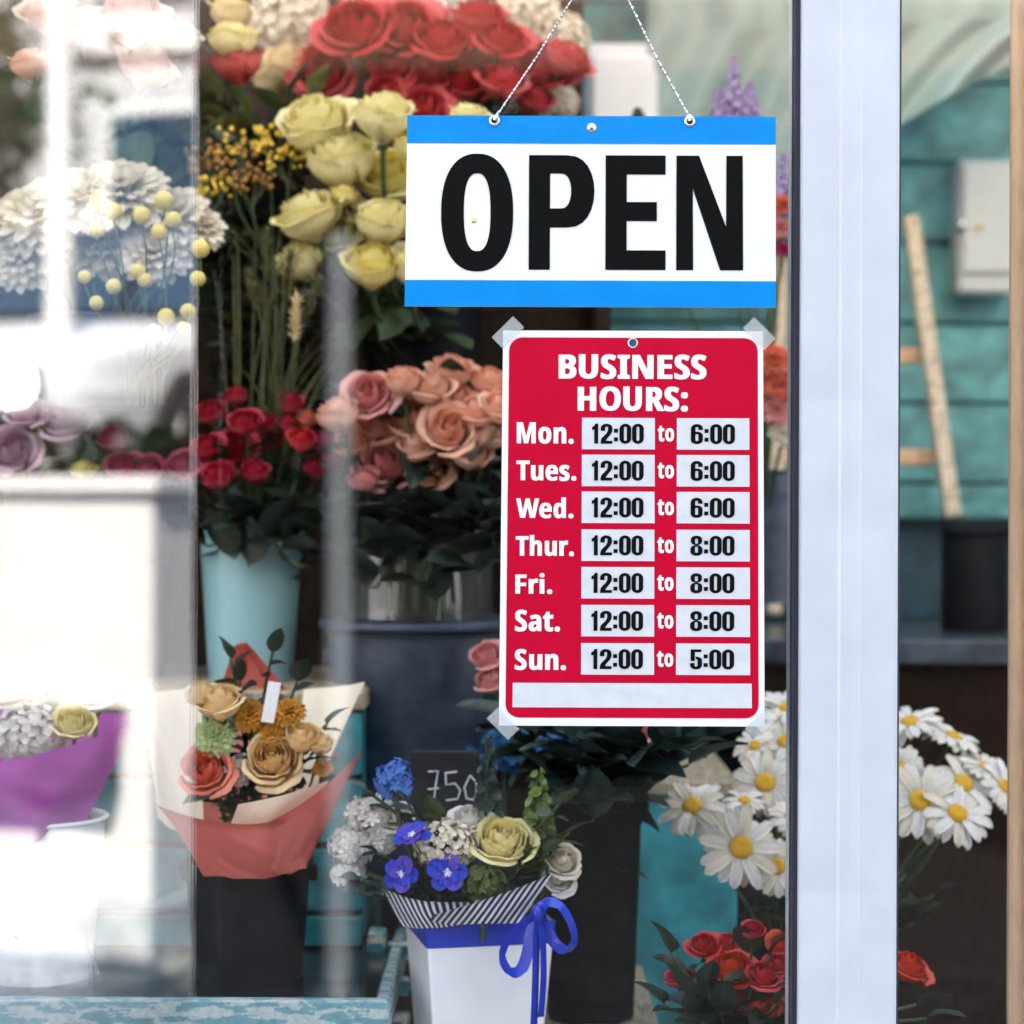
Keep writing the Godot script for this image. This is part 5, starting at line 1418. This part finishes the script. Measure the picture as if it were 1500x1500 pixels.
	for i in 9:
		leaf_on(o, Vector3(0.02 * sin(i * 2.1), 0.008 + 0.002 * i, 0.012 * cos(i * 1.7)), Vector3(sin(i * 1.3) * 0.4, 1.0, cos(i * 2.0) * 0.3), 0.045, M.leaf_blue)
	gift_box()
	# big black bucket with dark foliage and two pink roses
	foot = bucket("black_bucket", 868, 1150, 1484, 150, 126, -0.30, M.bucket_black, "big black bucket between gift box and teal chest")
	for q in [[925, 1070, 56, 30, M.pink, -0.26, "pink rose peeping out below the hours sign"], [716, 962, 46, 40, M.pink, -0.34, "pink rose at the hours sign's lower left edge"], [722, 998, 44, 30, M.pink, -0.33, "small pink rose under the one at the sign's edge"]]:
		rose(q[0], q[1], q[2], q[5], q[4], 1, q[3], (q[0] - 860) * 0.1, foot, q[6], "pink roses in the big black bucket", 5, M.leaf_blue)
	var kk := 0
	for q in [[780, 1100, -50], [820, 1160, -30], [850, 1090, -10], [890, 1150, 0], [960, 1090, 30], [1000, 1080, 50], [950, 1140, 35], [1010, 1120, 55], [870, 1200, 0], [920, 1180, 20], [830, 1050, -15], [1040, 1085, 60], [760, 1060, -60], [900, 1100, 10]]:
		sprig(q[0], q[1], 100, -0.25 + 0.02 * (kk % 3), q[2] + 0.0, 6, 0.052, M.leaf_dark if kk % 3 == 0 else M.leaf_blue, "dark blue-green leaves over the big black bucket, %s" % ["near the slate", "left over the rim", "upper left, under the sign", "over the rim's middle", "right of the pink rose", "further right of the pink rose", "above the teal chest", "over the chest's lid", "hanging lowest on the front", "right over the rim", "behind the sign's lower edge", "reaching the daisies", "leftmost under the sign", "below the pink rose"][kk], "dark leaves of the big black bucket", Vector2(868, 1150))
		kk += 1
	# blue flowers behind the gift box, a slate with a chalked price
	foot = at(740, 1285, -0.42)
	for q in [[660, 1105, 90, "blue hydrangea head left behind the slate"], [740, 1100, 90, "blue hydrangea head under the hours sign's corner"], [815, 1110, 84, "blue hydrangea head right, before the dark leaves"]]:
		cluster("hydrangea", "hydrangea", q[0], q[1], q[2], -0.40, M.blue_teal, 200, foot, q[3], "blue hydrangeas behind the gift box", 0.19)
	o = thing("price_slate", "black slate with the chalked price 750", "price tag", at(660, 1200, -0.22))
	var s0 := o.position
	box_at(o, "slate", at(604, 1200, -0.226), at(704, 1100, -0.222) + Vector3(0, 0, 0.004), M.slate, 0.001)
	box_at(o, "stick", at(650, 1400, -0.230), at(656, 1190, -0.2275), M.dark_wood, 0.0005)
	for st in [[[629, 1131], [643, 1130], [640, 1150], [637, 1175]], [[628, 1157], [645, 1155]], [[671, 1131], [654, 1133]], [[654, 1133], [655, 1150], [668, 1148], [676, 1158], [672, 1171], [655, 1173]], [[690, 1136], [682, 1154], [685, 1170], [696, 1172]], [[690, 1136], [699, 1146], [700, 1162], [696, 1172]]]:
		var pts := []
		var rad := []
		for q in st:
			pts.append(at(q[0], q[1], -0.2178) - s0)
			rad.append(0.0008)
		part("chalk_stroke", tube(pts, rad, 5), M.chalk, o)
	# red spray roses in the right corner
	var rf := bucket("low_black_bucket", 1080, 1530, 1680, 190, 160, -0.16, M.bucket_black, "low black bucket under the small red roses")
	for q in [[1034, 1386, 42, 30, M.red, "small red rose highest on the left"], [1066, 1386, 40, 20, M.red, "small red rose second from the left"], [1076, 1420, 60, 25, M.orange_red, "largest orange-red spray rose, front"], [1150, 1386, 42, 45, M.orange_red, "orange-red rose beside the gasket, upper"], [1142, 1412, 36, 30, M.red, "small red rose beside the gasket, lower"], [1124, 1428, 46, 30, M.red, "red rose right of the largest spray rose"], [1096, 1446, 38, 40, M.red, "red rose under the largest spray rose"], [1112, 1474, 48, 30, M.orange_red, "orange rose lowest in the corner"], [998, 1432, 38, 10, M.dark_red, "dark red bud at the bunch's far left"], [1105, 1362, 34, 20, M.dark_red, "shaded dark red bud at the back"], [1158, 1452, 36, 30, M.coral, "faded coral rose by the post's foot"], [1334, 1416, 52, 20, M.orange_red, "single red rose right of the white post"]]:
		rose(q[0], q[1], q[2], -0.14 + rng.randf_range(-0.04, 0.02), q[4], int(q[0]) % 3, q[3], (q[0] - 1080) * 0.1, rf + Vector3(rng.randf_range(-0.03, 0.03), 0, rng.randf_range(-0.02, 0.02)), q[5], "small red roses at the bottom right", 6, M.leaf_dark)
	for q in [[985, 1395, -20], [975, 1470, -40], [1010, 1460, -20], [1040, 1450, 0], [1030, 1490, -10], [1060, 1480, 5], [1140, 1470, 30], [1345, 1470, 60], [1360, 1490, 70], [1130, 1400, 20]]:
		sprig(q[0], q[1], 90, -0.12, q[2] + 0.0, 4, 0.034, M.leaf_dark, "dark leaves round the small red roses, %s" % ["high at the left", "far left", "left under the dark bud", "left below the largest bloom", "bottom left", "bottom middle", "right by the gasket", "right of the post", "lowest right of the post", "behind the upper roses"][[985, 975, 1010, 1040, 1030, 1060, 1140, 1345, 1360, 1130].find(q[0])], "leaves of the small red roses", Vector2(1080, 1540))

func gift_box() -> void:
	# tapered square box: wide top, narrow foot, turned a little
	var yb := at(0, 1530, -0.2).y
	var c := at(702, 1530, -0.185)
	c.y = yb + 0.001
	var o := thing("gift_box", "white tapered flower box with blue rim and ribbon bow", "flower box", c)
	o.rotation.y = deg_to_rad(13.0)
	var ht := at(0, 1347, -0.15).y - c.y
	var rt := sz(96, -0.15)
	var rb := sz(80, -0.15)
	var st := SurfaceTool.new()
	st.begin(Mesh.PRIMITIVE_TRIANGLES)
	var loop := func(r: float) -> Array: return round_loop(-r, -r, r, r, 0.003, 3)
	var wallf := func(r0: float, y0: float, r1: float, y1: float) -> ArrayMesh:
		var a: Array = loop.call(r0)
		var b: Array = loop.call(r1)
		var n := a.size()
		return surf(n, 1, func(u: float, v: float) -> Vector3:
			var i := int(round(u * n)) % n
			var q: Vector2 = a[i] if v < 0.5 else b[i]
			return Vector3(q.x, y0 if v < 0.5 else y1, -q.y))
	var band := ht - 0.018
	part("box_wall", wallf.call(rb, 0.0, lerpf(rb, rt, band / ht), band), M.white_box, o)
	part("blue_rim", wallf.call(lerpf(rb, rt, band / ht) + 0.0006, band - 0.001, rt + 0.0006, ht), M.ribbon, o)
	part("inner_wall", wallf.call(rt - 0.0015, ht, rb - 0.0015, 0.01), M.white_box, o)
	part("rim_edge", wallf.call(rt + 0.0006, ht, rt - 0.0015, ht + 0.0004), M.ribbon, o)
	part("bottom", cbox(Vector3(rb * 1.96, 0.003, rb * 1.96), 0.0005), M.white_box, o, Transform3D(Basis(), Vector3(0, 0.0025, 0)))
	# ribbon bow on the right front corner: two loops, a knot, two tails
	var kn := at(790, 1338, -0.085)
	var inv := o.transform.affine_inverse()
	var rib := func(pts: Array, w: float) -> ArrayMesh:
		var n := pts.size() - 1
		return surf(4, n * 4, func(a: float, b: float) -> Vector3:
			var f := b * n
			var i := mini(int(f), n - 1)
			var p0: Vector3 = pts[maxi(i - 1, 0)]
			var p3: Vector3 = pts[mini(i + 2, n)]
			var p: Vector3 = pts[i].cubic_interpolate(pts[i + 1], p0, p3, f - i)
			var d: Vector3 = (pts[i + 1] - pts[i]).normalized()
			var side := d.cross(Vector3(0.35, 0.15, 0.93)).normalized()
			side = (side * 0.75 + Vector3(0.1, 0.1, 0.65)).normalized()
			return inv * (p + side * (a - 0.5) * w))
	var P := func(list: Array) -> Array:
		var out := []
		for q in list: out.append(at(q[0], q[1], q[2]))
		return out
	part("ribbon_loop", rib.call(P.call([[790, 1338, -0.085], [770, 1352, -0.078], [748, 1374, -0.074], [738, 1402, -0.074], [750, 1424, -0.076], [766, 1420, -0.080], [775, 1396, -0.084], [780, 1368, -0.086], [790, 1340, -0.087]]), 0.011), M.ribbon, o)
	part("ribbon_loop", rib.call(P.call([[790, 1338, -0.087], [802, 1322, -0.080], [822, 1326, -0.074], [838, 1350, -0.072], [844, 1378, -0.074], [832, 1392, -0.080], [815, 1382, -0.086], [803, 1360, -0.089], [793, 1342, -0.090]]), 0.011), M.ribbon, o)
	part("ribbon_tail", rib.call(P.call([[790, 1340, -0.084], [788, 1380, -0.080], [787, 1440, -0.078], [785, 1500, -0.078], [784, 1536, -0.078]]), 0.011), M.ribbon, o)
	part("ribbon_tail", rib.call(P.call([[791, 1340, -0.086], [797, 1376, -0.083], [799, 1430, -0.082], [795, 1490, -0.082]]), 0.010), M.ribbon, o)
	part("ribbon_knot", S.ball, M.ribbon, o, inv * Transform3D(Basis.from_scale(Vector3(0.0055, 0.0075, 0.005)), kn))
	# striped paper collar
	var foot := c + Vector3(0, 0.02, 0)
	var w := thing("paper_wrap", "navy and white striped paper inside the white flower box", "wrapping paper", foot)
	var sd := StandardMaterial3D.new()
	var im := Image.create(512, 16, false, Image.FORMAT_RGB8)
	for x in 512:
		for y in 16:
			im.set_pixel(x, y, Color(0.1, 0.11, 0.2) if (x * 14 / 512.0) - floorf(x * 14 / 512.0) < 0.56 else Color(0.82, 0.83, 0.86))
	sd.albedo_texture = ImageTexture.create_from_image(im)
	sd.roughness = 0.55
	sheet(w, "paper_sheet", [[628, 1352, -0.105], [762, 1352, -0.10], [812, 1278, -0.10], [640, 1338, -0.085]], Vector3(0, 0, 0.012), sd, foot, 0.0012, 0.002)
	sheet(w, "paper_sheet", [[590, 1358, -0.12], [690, 1352, -0.11], [690, 1320, -0.095], [556, 1298, -0.12]], Vector3(-0.003, -0.003, 0.012), sd, foot, 0.0012, 0.002)
	# its bouquet
	cluster("hydrangea", "hydrangea", 655, 1238, 96, -0.125, M.white_warm, 420, foot, "cream hydrangea head in the gift box bouquet", "", 0.11)
	cluster("moss_ball", "moss", 712, 1296, 66, -0.105, M.moss, 160, foot, "round tuft of green moss beside the cream rose", "", 0.22)
	rose(740, 1238, 78, -0.125, M.yellow_pale, 1, 38, 6, foot, "large cream yellow rose in the gift box bouquet", "", 0, null, M.cream)
	for q in [[589, 1282, 54, 70, -10, M.blue, "deep blue delphinium bloom low at the bouquet's left"], [658, 1280, 60, 72, 0, M.blue, "deep blue delphinium bloom under the hydrangea"], [606, 1226, 56, 30, -20, M.blue, "blue delphinium bloom left of the hydrangea"]]:
		var ax := axis_of(q[3], q[4])
		var p := at(q[0], q[1], -0.098)
		var f := thing("delphinium", q[6], "delphinium", foot, "blue delphiniums in the gift box")
		var r := sz(q[2], -0.098) / 2
		var b := up_basis(ax, rng.randf() * TAU)
		for i in 10:
			var l := r * (1.0 if i < 5 else 0.68) * rng.randf_range(0.88, 1.12)
			part("petal", S.ruffle, q[5] if i % 3 else M.violet, f, Transform3D((b * Basis(Vector3.UP, TAU * (i + (0.5 if i > 4 else 0.0)) / 5.0 + rng.randf_range(-0.15, 0.15)) * Basis(Vector3.RIGHT, rng.randf_range(-0.5, -0.05)) * Basis(Vector3(0, 0, 1), rng.randf_range(-0.35, 0.35))).scaled_local(Vector3(1.1, 1.0, 1.0) * l), p - foot + ax * (0.0 if i < 5 else 0.001)))
		part("eye", S.star, M.white, f, Transform3D(b.scaled_local(Vector3.ONE * r * 0.24), p - foot + ax * r * 0.12))
		stem_to(f, foot, p - ax * 0.002, ax, 0.001, M.stem)
	cluster("delphinium_spike", "delphinium", 580, 1146, 56, -0.13, M.blue_soft, 30, foot, "pale blue delphinium spike at the bouquet's upper left", "", 0.34, 1.2, "star")
	for q in [[790, 1190, 118, 58, "green bells spike right of the cream rose"], [716, 1142, 120, 46, "green bells spike behind the white blooms"]]:
		var tip := at(q[0], q[1] - q[2] * 0.5, -0.14)
		var f := thing("bells_of_ireland", q[4], "green bells", foot, "green bells in the gift box")
		var r := sz(q[3], -0.14) / 2
		for i in 22:
			var t := i / 22.0
			var dir := Vector3(cos(2.4 * i), 0.75 - 0.5 * t, sin(2.4 * i))
			part("bell", S.cup, M.bells if q[0] > 750 else M.leaf_blue, f, Transform3D(up_basis(dir, i).scaled_local(Vector3.ONE * r * lerpf(0.22, 0.52, t)), tip - Vector3(0, sz(q[2], -0.14) * t * 0.95, 0) + Vector3(dir.x, 0, dir.z) * r * lerpf(0.1, 0.5, t) - foot))
		stem_to(f, foot, tip, Vector3.UP, 0.0016, M.stem)
	for q in [[690, 1202, 50, 30, M.white, "white lisianthus behind the hydrangea"], [826, 1262, 46, 40, M.white_warm, "white lisianthus at the bouquet's right, upper"], [822, 1286, 40, 60, M.white, "white lisianthus at the bouquet's right, lower"], [585, 1200, 40, 40, M.white, "white lisianthus left of the blue delphinium"]]:
		rose(q[0], q[1], q[2], -0.145, q[4], 2, q[3], (q[0] - 690) * 0.15, foot, q[5], "white lisianthus in the gift box", 0, M.leaf_blue)
	for q in [[545, 1196, 70, "loose white phlox head at the upper left of the gift box"], [518, 1240, 66, "loose white phlox head furthest left of the gift box"], [512, 1280, 48, "loose white phlox head lowest on the left"], [562, 1232, 50, "loose white phlox head beside the blue delphinium"]]:
		cluster("phlox", "phlox", q[0], q[1], q[2], -0.15, M.white, 60, at(636, 1346, -0.165), q[3], "white phlox in the gift box", 0.34, 0.8, "star")
	for q in [[540, 1160, -50, M.leaf_blue], [555, 1250, -60, M.leaf_blue], [530, 1290, -70, M.leaf_blue], [570, 1310, -50, M.leaf_blue], [625, 1310, -10, M.leaf_dark], [640, 1200, -10, M.leaf], [685, 1260, 0, M.leaf_dark], [835, 1220, 50, M.leaf], [820, 1180, 40, M.leaf], [800, 1250, 40, M.leaf], [600, 1180, -30, M.leaf_blue], [680, 1320, 10, M.leaf_dark], [770, 1260, 30, M.leaf]]:
		sprig(q[0], q[1], 90, -0.12, q[2] + 0.0, 8, 0.022, q[3], "fine filler leaves in the gift box, %s" % ["by the pale blue spike", "left of the low delphinium", "furthest left", "over the striped paper's left", "under the blue blooms", "behind the hydrangea", "between hydrangea and cream rose", "outermost right", "by the green bells", "beside the right lisianthus", "left of the slate", "under the moss", "right of the cream rose"][[540, 555, 530, 570, 625, 640, 685, 835, 820, 800, 600, 680, 770].find(q[0])], "greenery in the gift box", Vector2(700, 1400), 0.62)

# ---------------------------------------------------------------- daisies
func right_side() -> void:
	var foot := bucket("daisy_bucket", 1185, 1345, 1660, 190, 150, -0.39, M.bucket_black, "black bucket behind the white post holding the daisies")
	for q in [
		[1016, 1180, 108, 48, -24, "leftmost daisy with drooping petals, before the teal chest"], [1122, 1146, 108, 62, -6, "daisy above the largest one, left of the post"], [1087, 1240, 128, 80, -4, "largest daisy facing the glass"], [1140, 1268, 92, 72, 10, "daisy tucked under the largest one"],
		[1152, 1086, 92, 55, 0, "daisy right below the hours sign's corner"], [1154, 1036, 84, 42, 6, "highest daisy left of the white post"], [1108, 1092, 70, 30, -20, "daisy half hidden behind the hours sign's corner"], [1160, 1196, 70, 50, 20, "daisy cut by the post's left edge"], [1092, 1172, 66, 20, -10, "daisy seen from behind between the front ones"],
		[1350, 1172, 127, 66, 6, "daisy with clear yellow centre right of the post"], [1335, 1056, 98, 18, -10, "highest daisy right of the white post"], [1398, 1078, 98, 22, 20, "daisy turned away, upper right"], [1412, 1146, 113, 42, 12, "daisy in the middle of the right bunch"], [1472, 1150, 91, 48, 34, "rightmost daisy with a drooping petal"], [1322, 1126, 86, 62, -14, "daisy cut by the post's right edge"], [1404, 1190, 113, 55, 20, "lowest daisy of the right bunch"], [1444, 1122, 86, 30, 26, "daisy behind the rightmost one"]]:
		daisy(q[0], q[1], q[2], -0.35 + 0.11 * clampf((q[1] - 1040.0) / 200.0, 0.0, 1.0) + rng.randf_range(-0.008, 0.008), q[3], q[4], foot + Vector3(rng.randf_range(-0.02, 0.02), 0, rng.randf_range(-0.02, 0.02)), q[5], "daisies either side of the white post", 0.35 if q[0] < 1050 else 0.15)
	for q in [[1330, 1280, 30], [1370, 1310, 50], [1340, 1350, 40], [1120, 1330, -20], [1150, 1330, 0]]:
		sprig(q[0], q[1], 90, -0.30, q[2] + 0.0, 6, 0.03, M.leaf_dark, "thin dark leaves on daisy stems, %s" % ["upper, right of the post", "outermost right of the post", "lowest right of the post", "under the largest daisy", "left against the post"][[1330, 1370, 1340, 1120, 1150].find(q[0])], "leaves of the daisies", Vector2(1210, 1380))
